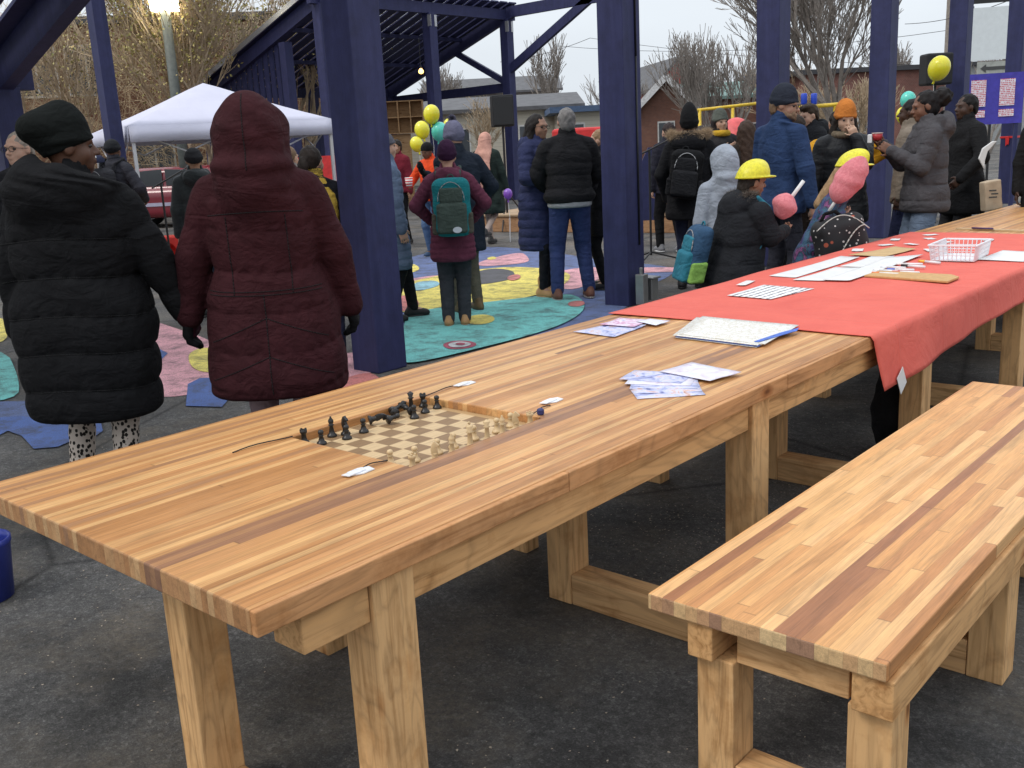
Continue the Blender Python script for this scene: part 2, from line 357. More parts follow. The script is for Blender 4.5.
class Person:
    def __init__(s, px, py, depth, a, label, h=None, hat=.03, sk=LIGHT, lean=(0, 0), yaw=0, pitch=0, hs=1.0, armR=(.25, .04, .80), armL=(-.25, .04, .80),
                 hR=(.5, -.3, -.2), hL=(-.5, -.3, -.2), feet=((-.10, 0, 0), (.10, .03, 0)), bulk=1.0, vox=None, group=None, base=None, palm=None, curl=.5):
        P = at(px, py, depth) if base is None else None
        if P is not None: s.x, s.y, H = P[0], P[1], P[2]-hat
        else: s.x, s.y, H = base
        if h: H = h
        s.s = H/1.75; s.rz = R_(41.7+a); s.h = (vox or max(.0075, .0011*depth))/s.s
        s.root = empty('person', (s.x, s.y, 0), s.rz, label, 'person', group)
        s.lean = lean; s.yaw = R_(yaw); s.pitch = R_(pitch); s.hs = hs; s.sk = sk; s.bulk = bulk; s.curl = curl; s.palm = palm
        b = bulk
        s.shR = np.array((.165*b, 0, 1.415)); s.shL = np.array((-.165*b, 0, 1.415))
        s.elR, s.wrR = ik(s.shR, armR, .285, .255, hR); s.elL, s.wrL = ik(s.shL, armL, .285, .255, hL)
        s.feet = feet; s.hip = [np.array((-.09, 0, .92)), np.array((.09, 0, .92))]; s.knee = []; s.ank = []
        for hp, f in zip(s.hip, feet):
            an = np.array((f[0], f[1]-.03, f[2]+.085)); k, an = ik(hp, an, .43, .425, (0, 1, 0)); s.knee.append(k); s.ank.append(an)
        s.hc = np.array((0, .012, 1.62)) if hs == 1 else np.array((0, .012, 1.51+.11*hs))
        s.cap = 1.75+(hs-1)*.23
        s.s *= 1.75/s.cap; s.M = Matrix.Translation((s.x, s.y, 0)) @ Matrix.Rotation(s.rz, 4, 'Z')
        s.body()
    def deform(s, V):
        V = V.copy()
        if s.yaw or s.pitch:
            pv = np.array((0, -.01, 1.52)); q = V-pv; r = np.sqrt(V[:, 0]**2+V[:, 1]**2)
            w = np.clip((V[:, 2]-1.46)/.09, 0, 1)*np.clip((.34-r)/.08, 0, 1); w = w*w*(3-2*w)
            cp, sp = np.cos(s.pitch*w), np.sin(s.pitch*w); y, z = q[:, 1]*cp-q[:, 2]*sp, q[:, 1]*sp+q[:, 2]*cp
            cy, sy = np.cos(s.yaw*w), np.sin(s.yaw*w); x = q[:, 0]*cy-y*sy; y = q[:, 0]*sy+y*cy
            V = np.stack([x, y, z], 1)+pv
        u = np.maximum(0, V[:, 2]-.85)
        V[:, 0] += s.lean[0]*u; V[:, 1] += s.lean[1]*u
        return V*s.s
    def emit(s, g, name, mat, smooth=True, parent=None, root=None, off=None):
        V, F = g.mesh()
        if not len(V): return None
        V = s.deform(V)
        if off is not None: V = V-np.array(off)
        return link(name, npmesh(name, V, F), mat, parent or s.root, smooth)
    def body(s):
        g = G((-.62, -.50, -.02), (.62, .55, s.cap+.03), s.h)
        c = s.hc; k = s.hs
        def P(x, y, z): return c+np.array((x, y, z))*k
        g.ell(P(0, -.014, .03), np.array((.075, .094, .09))*k); g.ell(P(0, .018, -.03), np.array((.061, .074, .086))*k, .02); g.ell(P(0, .060, -.086), np.array((.027, .024, .021))*k, .03)
        g.ell(P(.04, .052, -.028), np.array((.022, .022, .026))*k, .02); g.ell(P(-.04, .052, -.028), np.array((.022, .022, .026))*k, .02)
        g.rc(P(-.034, .078, .028), P(.034, .078, .028), .012*k, .012*k, .018)
        for e in (-1, 1): g.ell(P(e*.031, .098, .008), np.array((.018, .014, .011))*k, .012, 's')
        g.rc(P(0, .086, .012), P(0, .108, -.02), .008*k, .0125*k, .01); g.ell(P(.012, .098, -.024), np.array((.008, .01, .007))*k, .006); g.ell(P(-.012, .098, -.024), np.array((.008, .01, .007))*k, .006)
        g.ell(P(0, .090, -.046), np.array((.023, .012, .0065))*k, .006); g.ell(P(0, .088, -.057), np.array((.020, .012, .0075))*k, .006)
        for e in (-1, 1): g.ell(P(e*.075, -.006, 0), np.array((.010, .021, .031))*k, .008)
        g.rc((0, -.016, 1.42), c+np.array((0, -.012, -.06)), .058, .053, .03)
        g.prof([.86, .98, 1.1, 1.28, 1.40, 1.45], [.15, .15, .125, .155, .14, .07], [.10, .10, .085, .10, .08, .05], p=2.1, k=.03)
        for sh, el, wr in ((s.shR, s.elR, s.wrR), (s.shL, s.elL, s.wrL)):
            g.rc(sh, el, .048, .038, .04); g.rc(el, wr, .038, .025, .02)
        s.hands(g, 0.0)
        for hp, kn, an, f in zip(s.hip, s.knee, s.ank, s.feet):
            g.rc(hp, kn, .075, .050, .03); g.rc(kn, an, .048, .034, .02); g.rc(an, an+np.array((0, .13, -.045)), .03, .026, .02)
        s.emit(g, 'body', skin(s.sk))
        g = G(tuple(P(-.05, .05, -.01)), tuple(P(.05, .12, .03)), .003)   # eyes
        for e in (-1, 1): g.ell(P(e*.031, .0745, .008), np.array((.012, .012, .009))*k)
        s.emit(g, 'eyes', plain('eye_dark', (.03, .02, .018), .25, 0, bump=0))
    def hands(s, g, grow):
        for i, (el, wr, sd) in enumerate(((s.elR, s.wrR, -1), (s.elL, s.wrL, 1))):
            d = (wr-el)/np.linalg.norm(wr-el); n = np.array((-1, 0, 0.)) if sd < 0 else np.array((1., 0, 0))
            if s.palm and s.palm[i] is not None: n = np.array(s.palm[i], float)
            hd = d*1.0
            if abs(d[2]) > .8: hd = d+np.array((0, .12, 0))
            cr = np.cross(hd, n)
            # thumb towards the front / up
            side = 1 if cr@np.array((0, 1, .6)) > 0 else -1
            hand(g, wr, hd, n, side, s.curl, grow)
    def gloves(s, col=(.012, .012, .013), which='RL', grow=.007):
        for w in which:
            g = G((-.64, -.5, .4), (.64, .55, 1.75), s.h)
            el, wr = (s.elR, s.wrR) if w == 'R' else (s.elL, s.wrL)
            sv = (s.elR, s.wrR, s.elL, s.wrL)
            d = (wr-el)/np.linalg.norm(wr-el); i = 0 if w == 'R' else 1; n = np.array((-1, 0, 0.)) if w == 'R' else np.array((1., 0, 0))
            if s.palm and s.palm[i] is not None: n = np.array(s.palm[i], float)
            hd = d*1.0
            if abs(d[2]) > .8: hd = d+np.array((0, .12, 0))
            side = 1 if np.cross(hd, n)@np.array((0, 1, .6)) > 0 else -1
            hand(g, wr, hd, n, side, s.curl, grow); g.rc(wr-d*.03, wr+d*.01, .034, .032, .01)
            s.emit(g, 'glove', fabric(col))
    def legs(s, col, wide=1.0, name='trousers', m=None, ankle=.10, vox=1):
        g = G((-.42, -.42, 0.0), (.42, .42, 1.1), s.h*vox)
        g.prof([.84, .95, 1.05], [.155*min(wide, 1.08)]*3, [.118*min(wide, 1.05)]*3, k=.02)
        for hp, kn, an in zip(s.hip, s.knee, s.ank):
            u = (kn-an)/np.linalg.norm(kn-an); e = an+u*(ankle-.085)
            g.rc(hp+np.array((0, 0, -.03)), kn, .094*min(wide, 1.1), .066*wide, .03, puff=.003, sp=.13); g.rc(kn, e, .064*wide, .052*wide, .02, puff=.004, sp=.07)
        s.emit(g, name, m or fabric(col, wr=.7))
    def shoes(s, col=(.02, .02, .02), sole=(.05, .05, .05), boot=0.0, name='shoe'):
        for an in s.ank:
            g = G(an-np.array((.09, .15, .12)), an+np.array((.09, .25, .22)), min(s.h, .009))
            b = an+np.array((0, 0, -.035))
            g.ell(b+np.array((0, .03, -.008)), (.046, .125, .045)); g.ell(b+np.array((0, .1, -.016)), (.046, .062, .034), .02); g.ell(b+np.array((0, -.045, .0)), (.038, .042, .05), .02)
            g.rc(b, b+np.array((0, -.018, .05+boot)), .042, .042, .02)
            z = b[2]-.040; g.all(lambda X, Y, Z: (z-Z)+0*X+0*Y)
            o = s.emit(g, name, plain('shoe%s' % (col,), col, .6, .2))
            g = G(an-np.array((.09, .15, .12)), an+np.array((.09, .25, .22)), min(s.h, .009))
            g.ell(b+np.array((0, .03, -.035)), (.05, .132, .02)); g.all(lambda X, Y, Z: ((b[2]-.051)-Z)+0*X+0*Y)
            s.emit(g, 'sole', plain('sole%s' % (sole,), sole, .7, .1), parent=o)
    def coat(s, col, hem=.85, w=1.0, flare=1.0, puff=.010, sp=.085, collar=True, hood=None, folds=.004, m=None, name='coat', arm=1.0, cuffcut=0, vest=False, hoodbig=1.0, ph=0., bow=0., thick=1.0, hq=1.0):
        b = s.bulk
        g = G((-.64, -.52, hem-.04), (.64, .56, 1.98), s.h)
        zs = [hem, hem+.07, max(hem+.1, .95), 1.10, 1.27, 1.38, 1.45, 1.50]
        rx = [.205*flare*b, .212*flare*b, .195*b*w*(1+(flare-1)*.5), .175*b*w, .185*b*w, .175*b*w, .115, .085]
        ry = [.155*flare*thick, .160*flare*thick, .150*w*thick, .135*w*thick, .140*w*thick, .125*w*thick, .10, .085]
        g.prof(zs, rx, ry, p=2.35, puff=puff, sp=sp, ph=ph, folds=folds, rnd=.03, bow=bow)
        if not vest:
            for sh, el, wr in ((s.shR, s.elR, s.wrR), (s.shL, s.elL, s.wrL)):
                d = (wr-el)/np.linalg.norm(wr-el)
                g.rc(sh+np.array((0, 0, -.005)), el, .076*arm, .066*arm, .014, puff=puff*.8, sp=sp*.95); g.rc(el, wr+d*.005, .065*arm, .050*arm, .025, puff=puff*.7, sp=sp*.95)
        g.rc((-.09*b, -.01, 1.45), (.09*b, -.01, 1.45), .06, .06, .05)
        # hollow under the hem and inside the cuffs
        g.prof([hem-.05, hem+.05], [rx[0]-.03]*2, [ry[0]-.03]*2, p=2.3, mode='s', k=.01)
        if collar: g.rc((0, .0, 1.47), (0, .005, 1.535), .088, .080, .02); g.rc((0, .012, 1.50), (0, .03, 1.62), .06, .066, .0, mode='s') if hood != 'up' else None
        if hood == 'down':
            q = hoodbig
            g.ell((0, -.115, 1.455), (.135*q, .085*q, .095*q), .04, wob=.006, wf=30); g.rc((-.10*q, -.05, 1.50), (-.055, .07, 1.46), .042*q, .034, .03); g.rc((.10*q, -.05, 1.50), (.055, .07, 1.46), .042*q, .034, .03)
            g.ell((0, -.07, 1.56), (.075*q, .05, .07*q), .02, 's')
        if hood == 'up':
            c = s.hc; k = s.hs
            g.ell(c+np.array((0, -.02, .035))*k, np.array((.112*hq, .133*hq, .128*min(hq, 1.1)))*k, .03, wob=.007, wf=26); g.rc(c+np.array((0, -.05, -.05))*k, (0, -.045, 1.43), .105*k*hq, .125*hq, .05); g.ell(c+np.array((0, -.10, -.10))*k, np.array((.12*hq, .09*hq, .06)), .03)
            if hq > 1.2:
                g.ell(c+np.array((.0, -.085, .135))*k, (.055, .06, .05), .07)
                for e in (-1, 1): g.rc(c+np.array((e*.02, -.10, .15)), c+np.array((e*.115, -.12, -.03)), .012, .02, .03); g.rc(c+np.array((e*.13, -.03, -.06)), (e*.10, -.14, 1.45), .02, .03, .03)
            g.ell(c+np.array((0, .14, -.0))*k, np.array((.076, .13, .105))*k, .02, 's')
        return s.emit(g, name, m or fabric(col, wr=.6))
    def seam(s, coat, lines, r=.0022, side=-1):
        for pts in lines:
            Q = []
            for x, z in pts:
                o_ = s.deform(np.array([(x, side*.6, z)]))[0]; hit, loc, nrm, idx = coat.ray_cast(Vector(o_), Vector((0, -side, 0)), distance=.7)
                if hit and abs(loc.y-o_[1]) < .62: Q.append(tuple(loc+nrm*.0008))
                else:
                    if len(Q) > 2: mb = MB(); mb.path(Q, r, 5); mb.build('seam', s.thread, coat, True)
                    Q = []
            if len(Q) > 2: mb = MB(); mb.path(Q, r, 5); mb.build('seam', s.thread, coat, True)
    thread = plain('thread_dark', (.004, .004, .0045), .9, 0, bump=0)
    def fur(s, col=(.38, .28, .18), q=1.0, n=5200, L=.045, ring='down'):
        pts = []
        c = s.hc
        for i in range(n):
            t = RNG.rand()*2-1
            if ring == 'down': a = t*2.5; p = np.array((.155*math.sin(a)*q, -.06-.085*math.cos(a)*q, 1.545-.02*math.cos(a)+(.0 if abs(a) < 1.6 else -.03*(abs(a)-1.6))))
            r = RNG.randn(3); r /= np.linalg.norm(r); p = p+r*.022*q; d = r+RNG.randn(3)*.35+np.array((0, -.1, -.15)); d /= np.linalg.norm(d); l = L*(.5+.8*RNG.rand()); sd = np.cross(d, RNG.randn(3)); sd /= np.linalg.norm(sd)
            pts += [p-sd*.0016, p+sd*.0016, p+d*l]
        V = s.deform(np.array(pts)); F = np.arange(len(pts)).reshape(-1, 3)
        return link('fur_trim', npmesh('fur_trim', V, F), plain('fur%s' % (col,), col, .9, .45, scale=40), s.root)
    def beanie(s, col, tall=0.0, cuff=True, slouch=0.0, pom=None, m=None, low=0.0):
        c = s.hc; k = s.hs; g = G(c+np.array((-.15, -.26, -.12))*k, c+np.array((.15, .16, .32))*k, min(s.h, .008))
        g.ell(c+np.array((0, -.016, .04))*k, np.array((.089, .106, .098+tall*.5))*k)
        if tall: g.ell(c+np.array((0, -.02, .09+tall*.5))*k, np.array((.066, .078, .07+tall*.5))*k, .05)
        if slouch: g.ell(c+np.array((0, -.07-slouch*.5, .085))*k, np.array((.082, .085, .07))*k, .05)
        if cuff: 
            g.ell(c+np.array((0, -.014, .035))*k, np.array((.097, .113, .050))*k, .008)
        g.all(lambda X, Y, Z: ((c[2]+.002*k-low*k+.36*(Y-c[1]))-Z)*.94+0*X)
        # ribs
        def rib(X, Y, Z): return .0011*np.sin(np.arctan2(Y-c[1], X-c[0])*44)+0*Z
        g.all(rib, '+')
        o = s.emit(g, 'beanie', m or fabric(col, wr=.5))
        if pom:
            pts = []; pc = c+np.array((0, -.03, .165+tall))*k
            for i in range(1800):
                r = RNG.randn(3); r /= np.linalg.norm(r); p = pc+r*.012; sd = np.cross(r, RNG.randn(3)); sd /= np.linalg.norm(sd); l = .02+.018*RNG.rand(); pts += [p-sd*.0022, p+sd*.0022, p+r*l]
            link('pompom', npmesh('pompom', s.deform(np.array(pts)), np.arange(len(pts)).reshape(-1, 3)), plain('pom%s' % (pom,), pom, .9), o)
        return o
    def hair(s, col, style='short', L=1.3, name='hair'):
        c = s.hc; k = s.hs
        def P(x, y, z): return c+np.array((x, y, z))*k
        g = G(P(-.24, -.26, -.5), P(.24, .2, .3), max(min(s.h, .009), .006))
        g.ell(P(0, -.024, .034), np.array((.081, .098, .096))*k, wob=.003, wf=70)
        if style in ('short', 'quiff'): g.ell(P(0, -.048, -.025), np.array((.074, .068, .065))*k, .02)
        if style == 'quiff': g.ell(P(0, .03, .10), np.array((.07, .07, .035))*k, .02, wob=.004, wf=60)
        if style in ('long', 'under'):
            g.rc(P(0, -.05, .0), (0, -.09, L), .09*k, .10, .04); 
            for e in (-1, 1): g.rc(P(e*.068, -.02, .0), (e*.095, -.01, L+.04), .026*k, .04, .03)
        if style == 'bun': g.ell(P(0, -.145, .05), np.array((.075, .075, .078))*k, .015, wob=.01, wf=55); g.ell(P(0, -.03, -.02), np.array((.08, .085, .07))*k, .02)
        if style == 'pony': g.ell(P(0, -.125, .0), np.array((.04, .04, .05))*k, .01); g.rc(P(0, -.13, -.02), P(0, -.12, -.16), .035, .022, .02)
        # open the face
        g.box(P(0, .125, -.09), np.array((.07 if style in ('long', 'under') else .105, .10, .128))*k, .03, None, .015, 's')
        if style in ('short', 'quiff'): g.box(P(0, .04, -.115), np.array((.12, .085, .10))*k, .02, None, .01, 's')
        def nz(X, Y, Z): return .003*np.sin(110*X+3*np.sin(40*Z))*np.sin(95*Y+2)+.002*np.sin(60*Z+90*X)
        g.all(nz, '+')
        return s.emit(g, name, plain('hair%s' % (col,), col, .6, .35, scale=30, bump=.6, bs=90, bd=.006, spec=.18))
    def beard(s, col):
        c = s.hc; g = G(c+(-.09, -.02, -.14), c+(.09, .14, .0), .006)
        g.ell(c+(0, .03, -.055), (.064, .073, .062)); g.ell(c+(0, .068, -.092), (.034, .03, .03), .02); g.box(c+(0, .11, -.044), (.018, .05, .006), .004, mode='s'); g.box(c+(0, .05, .02), (.03, .09, .045), .02, None, .01, 's')
        g.all(lambda X, Y, Z: .003*np.sin(150*X)*np.sin(140*Z+1)+0*Y, '+')
        s.emit(g, 'beard', plain('beard%s' % (col,), col, .8, .4, scale=60, bump=.5))
    def glasses(s, col=(.02, .02, .02)):
        c = s.hc; mb = MB()
        for e in (-1, 1):
            P = [c+np.array((e*.033+.023*math.cos(t)*1.05, .103, .008+.018*math.sin(t))) for t in np.linspace(0, 2*math.pi, 13)]
            P = s.deform(np.array(P)); mb.path([tuple(p) for p in P], .0022*s.s, 5)
            Q = s.deform(np.array([c+np.array((e*.057, .102, .014)), c+np.array((e*.083, .0, .01))])); mb.tube(tuple(Q[0]), tuple(Q[1]), .002, .002, 5)
        Q = s.deform(np.array([c+np.array((-.01, .105, .014)), c+np.array((.01, .105, .014))])); mb.tube(tuple(Q[0]), tuple(Q[1]), .002, .002, 5)
        mb.build('glasses', plain('frame_black', col, .3, 0, bump=0), s.root, True)
    def scarf(s, col):
        g = G((-.2, -.2, 1.38), (.2, .2, 1.6), .01); 
        def tor(X, Y, Z): r = np.sqrt(X*X+(Y-.01)**2); return np.sqrt((r-.085)**2+(Z-1.495+.25*Y*0)**2*.8)-.034-.004*np.sin(24*np.arctan2(Y, X)+30*Z)
        g.op(tor, (-.14, -.14, 1.43), (.14, .15, 1.56)); s.emit(g, 'scarf', fabric(col))
    def hijab(s, col, back=.95):
        c = s.hc; g = G((-.3, -.3, back-.05), (.3, .25, 1.82), s.h)
        g.ell(c+(0, -.02, .025), (.096, .113, .115), wob=.003); g.rc(c+(0, -.05, -.03), (0, -.04, 1.44), .095, .14, .04)
        g.prof([back, 1.2, 1.42, 1.5], [.13, .155, .15, .10], [.02, .03, .06, .06], [-.19, -.185, -.13, -.07], k=.04, folds=.006)
        g.ell(c+(0, .11, -.01), (.058, .07, .08), .01, 's'); s.emit(g, 'headscarf', fabric(col, wr=.5))
    def hardhat(s, m):
        c = s.hc; k = s.hs; g = G(c+np.array((-.2, -.22, -.03))*k, c+np.array((.2, .26, .26))*k, .006)
        g.ell(c+np.array((0, -.012, .06))*k, np.array((.112, .132, .118))*k)
        g.ell(c+np.array((0, -.015, .10))*k, np.array((.03, .125, .088))*k, .02)
        g.all(lambda X, Y, Z: ((c[2]+.045*k)-Z)+0*X+0*Y)
        g.ell(c+np.array((0, .012, .052))*k, np.array((.122, .150, .010))*k, .012); g.ell(c+np.array((0, .085, .048))*k, np.array((.085, .095, .009))*k, .012)
        return s.emit(g, 'hard_hat', m)
    def backpack(s, cols, label, size=(.15, .085, .22), c=(0, -.235, 1.20), tilt=0.0, straps=True, extra=None, patch=None, round_=.078):
        """worn bag: a thing of its own"""
        c = np.array(c, float); base = np.array((c[0], c[1], c[2]-size[2])); off = s.deform(base[None])[0]; W = s.M @ Vector(off)
        root = empty('backpack', tuple(W), s.rz, label, 'backpack')
        def E(g, n, m): return s.emit(g, n, m, parent=root, off=off)
        ct, st = math.cos(R_(tilt)), math.sin(R_(tilt)); R = np.array([[ct, 0, st], [0, 1, 0], [-st, 0, ct]])
        hh = max(s.h*.8, .007)
        g = G(c-(.32, .2, .36), c+(.32, .28, .40), hh); g.box(c, size, round_, R); g.all(lambda X, Y, Z: .003*np.sin(34*Z+6*X)*np.sin(20*X+1)+0*Y, '+'); E(g, 'main_bag', fabric(cols[0], wr=.7))
        g = G(c-(.3, .3, .36), c+(.3, .2, .3), hh); g.box(c+R@np.array((0, -size[1]*.95, -size[2]*.36)), (size[0]*.80, .042, size[2]*.52), .03, R); g.box(c+R@np.array((0, -size[1]*.9, size[2]*.42)), (size[0]*.62, .028, size[2]*.26), .02, R, .01); E(g, 'front_pocket', fabric(cols[1], wr=.7))
        if len(cols) > 2:
            g = G(c-(.32, .3, .36), c+(.32, .2, .3), hh)
            for e in (-1, 1):
                g = G(c-(.32, .3, .36), c+(.32, .2, .3), hh); g.box(c+R@np.array((e*size[0]*.9, 0, -size[2]*.55)), (.035, size[1]*.8, size[2]*.36), .02, R); E(g, 'side_pocket', fabric(cols[2], wr=.7))
        if straps:
            for e in (-1, 1):
                g = G((-.36, -.4, .9), (.36, .4, 1.62), hh); x = e*.105*s.bulk
                pts = [(x*.8, -.16, c[2]+size[2]*.7), (x, -.11, 1.475), (x*1.05, 0, 1.525), (x*1.1, .12, 1.44), (x*1.2, .165, 1.25), (x*1.5, .08, 1.10)]
                for a, b in zip(pts[:-1], pts[1:]): g.rc(a, b, .020, .020, .01)
                E(g, 'strap', fabric(cols[1], wr=.4))
        # zip and handle
        mb = MB(); Q = [c+R@np.array((size[0]*.7*math.sin(t), -size[1]*1.0-.004, size[2]*(.25+.62*math.cos(t)))) for t in np.linspace(-1.6, 1.6, 14)]
        mb.path([tuple(p-off) for p in s.deform(np.array(Q))], .0035, 5)
        mh = MB(); Q = [c+np.array((.03*math.cos(t), .02, size[2]+.03*math.sin(t))) for t in np.linspace(0, math.pi, 8)]; mh.path([tuple(p-off) for p in s.deform(np.array(Q))], .006, 6); mh.build('handle', fabric(cols[1], wr=.4), root, True)
        mb.build('zip', plain('zip_grey', (.25, .25, .26), .4, 0, bump=0) if extra is None else extra, root, True)
        if patch:
            mb = MB()
            q = s.deform(np.array([c+np.array(patch[0])]))[0]-off; mb.ell = None
            M = Matrix.Translation(tuple(q)) @ Matrix.Rotation(R_(90), 4, 'X'); mb.lathe([(.028*s.s, 0), (.028*s.s, .006)], 14, M @ Matrix.Scale(1.5, 4, (1, 0, 0))); mb.build('badge', plain('badge', patch[1], .5, .1), root)
        return root
    def world(s, p): return s.M @ Vector(s.deform(np.array([p], float))[0])
# ---------------------------------------------------------------- shared materials
NAVY = navy_paint()
W_LEG = lumber('cedar_upright', (.60, .36, .165), 2); W_BX = lumber('cedar_cross', (.58, .345, .16), 0); W_BY = lumber('cedar_rail', (.57, .325, .14), 1)
TS = [(0, (.62, .345, .155)), (.13, (.52, .265, .11)), (.27, (.66, .385, .18)), (.40, (.57, .30, .13)), (.52, (.72, .45, .22)), (.63, (.43, .235, .125)), (.72, (.61, .33, .15)), (.82, (.53, .27, .115)), (.90, (.69, .405, .19)), (.955, (.33, .175, .105))]
BS = [(0, (.69, .42, .17)), (.15, (.60, .34, .13)), (.3, (.75, .50, .23)), (.42, (.53, .28, .11)), (.52, (.70, .45, .19)), (.62, (.44, .225, .095)), (.72, (.66, .39, .155)), (.82, (.73, .47, .20)), (.92, (.34, .165, .075))]
W_TOP = butcher('butcher_block_table', .021, 4.2, [(q, (c[0]*1.0, c[1]*.94, c[2]*.80)) for q, c in TS], 3.3, dark=.88, rough=.42); W_TEND = butcher('butcher_block_table_end', .021, 4.2, [(p, tuple(v*.66 for v in c)) for p, c in TS], 3.3, rough=.7)
W_BEN = butcher('butcher_block_bench', .031, .85, [(q, (c[0]*.95, c[1]*.84, c[2]*.80)) for q, c in BS], 8.7, rough=.42, gs=.8); W_BEND = butcher('butcher_block_bench_end', .031, 3.0, [(p, tuple(min(v*.75+.06, .6) for v in c)) for p, c in BS], 8.7, rough=.7)
W_EDGE = lumber('table_edge_board', (.50, .255, .11), 1)
PAPER = plain('paper_white', (.66, .66, .65), .6, .06, bump=.1)
# ---------------------------------------------------------------- ground
def asphalt():
    t = NT('asphalt'); a = t.noise(160, 5, .8); f = t.ramp(a, [(.3, (.046, .045, .044)), (.52, (.096, .093, .090)), (.66, (.19, .184, .172)), (.78, (.24, .23, .22))])
    big = t.ramp(t.noise(.9, 8, .68), [(.36, .42), (.64, 1.5)]); c = t.mix(1.0, f, big, 'MULTIPLY'); vc = t.n.new('ShaderNodeSeparateColor'); t.L(t.voro(95, out='Color'), vc.inputs[0]); st = t.ramp(vc.outputs[0], [(0, .50), (.7, .95), (.9, 1.5), (1., 2.3)]); c = t.mix(.42, c, t.mix(1.0, c, st, 'MULTIPLY')); co_ = t.ramp(t.noise(26, 5, .75), [(.34, .68), (.66, 1.3)]); c = t.mix(1.0, c, co_, 'MULTIPLY')
    du = t.math('MULTIPLY', t.ramp(t.noise(1.1, 6, .7, t.mapping((1, 1, 1), (3.3, 1.2, 0))), [(.46, 0.), (.66, .62)]), t.ramp(t.noise(45, 4, .7), [(.35, .3), (.65, 1.)])); c = t.mix(du, c, (.25, .205, .15))
    v = t.voro(70, out='Distance'); sp = t.ramp(v, [(.04, 1.), (.08, 0.)]); pt = t.ramp(t.noise(2.1, 3, .6, t.mapping((1, 1, 1), (9, 4, 0))), [(.60, 0.), (.72, .7)]); c = t.mix(t.math('MULTIPLY', sp, pt), c, (.5, .46, .4))
    cr = t.voro(.35, t.mapping((1, 1, 1), src=None), 'DISTANCE_TO_EDGE'); ck = t.ramp(cr, [(0, .30), (.009, 1.)]); c = t.mix(.8, c, t.mix(1.0, c, ck, 'MULTIPLY'))
    t.bump(t.math('ADD', a, t.math('MULTIPLY', vc.outputs[0], .5)), .8, .012); return t.fin(c, .82, .35)
ASPH = asphalt()
mb = MB(); n = 48; S = 260.0
mb.add([(-S, -S, 0), (S, -S, 0), (S, S, 0), (-S, S, 0)], [(0, 1, 2, 3)]); tag(mb.build('asphalt_ground', ASPH), kind='structure')
# wood dust and paper scraps trodden into the ground: one countless scatter
mb = MB()
for (cx, cy, sx, sy, N) in ((-1.95, 3.1, .45, .45, 700), (-1.8, 3.8, .5, .5, 350), (-3.2, 1.2, .9, .7, 260), (-1.2, 1.6, .7, .6, 220), (-4.6, 2.6, 1.0, 1.0, 260), (-2.0, 4.8, .5, .7, 240)):
    for i in range(N):
        x = random.gauss(cx, sx*.6); y = random.gauss(cy, sy*.6); r = random.uniform(.0012, .0045); a = random.random()*6
        mb.add([(x+r*math.cos(a+t)*(1.6 if t in (0, math.pi) else .7), y+r*math.sin(a+t), .001+r*.3*(t > 0)) for t in (0, 1.57, 3.1416, 4.7)], [(0, 1, 2, 3)])
tag(mb.build('wood_chips', plain('chips', (.42, .35, .27), .8, .3, scale=50)), 'pale wood dust and chips scattered over the dark asphalt', 'debris', kind='stuff')
# mural: outlines measured from the picture, set out on the ground in metres
def smoothpoly(P, it=2):
    for _ in range(it):
        Q = []
        for i in range(len(P)):
            a = P[i]; b = P[(i+1) % len(P)]; Q += [a*.75+b*.25, a*.25+b*.75]
        P = Q
    return P
MUR = dict(teal=(.19, .60, .56), yellow=(.88, .74, .17), blue=(.13, .18, .36), pink=(.78, .40, .44), red=(.66, .22, .20), lblue=(.28, .52, .60), grey=(.11, .11, .12), royal=(.09, .16, .42), dpink=(.45, .09, .14), white=(.6, .6, .6))
def mural(col, px, lvl, sm=2):
    P = smoothpoly([gz(*p)[:2] for p in px], sm); mb = MB(); z = .004+.004*lvl
    mb.add([(p[0], p[1], z) for p in P], [tuple(range(len(P)))])
    me_area = sum(P[i][0]*P[(i+1) % len(P)][1]-P[(i+1) % len(P)][0]*P[i][1] for i in range(len(P)))
    if me_area < 0: mb.f = [tuple(reversed(f)) for f in mb.f]
    tag(mb.build('painted_mural', paint_ground('mural_'+col, MUR[col])), kind='structure')
mural('blue', [(395, 262), (430, 252), (480, 246), (540, 250), (610, 262), (660, 265), (680, 272), (640, 290), (625, 312), (560, 335), (440, 345), (380, 330)], 0)
mural('pink', [(478, 262), (520, 252), (528, 257), (530, 263), (500, 266), (478, 267)], 1)
mural('pink', [(560, 268), (640, 268), (700, 268), (700, 272), (640, 273), (600, 278), (575, 292), (552, 286)], 1)
mural('pink', [(400, 281), (440, 275), (440, 278), (400, 287)], 1, 1)
mural('yellow', [(395, 286), (440, 276), (478, 270), (520, 267), (570, 272), (570, 283), (540, 296), (500, 303), (452, 306), (412, 314), (395, 312)], 2)
mural('grey', [(470, 274), (495, 269), (515, 272), (514, 280), (490, 285), (470, 286)], 3)
mural('red', [(505, 279), (518, 275), (522, 279), (512, 283)], 4)
mural('lblue', [(412, 284), (436, 281), (442, 287), (412, 294)], 3)
mural('red', [(395, 298), (412, 296), (421, 305), (413, 312), (395, 313)], 3)
mural('yellow', [(405, 266), (414, 264), (421, 269), (414, 273), (405, 273)], 1)
mural('yellow', [(486, 259), (493, 257), (498, 259), (490, 261)], 2)
mural('teal', [(404, 322), (412, 313), (450, 308), (500, 302), (560, 295), (578, 297), (587, 308), (575, 320), (545, 333), (480, 350), (412, 366), (400, 362)], 3)
mural('yellow', [(468, 318), (485, 316), (495, 319), (494, 324), (480, 327), (468, 326)], 4)
mural('dpink', [(441, 347), (452, 343), (470, 343), (479, 347), (468, 351), (449, 352)], 4)
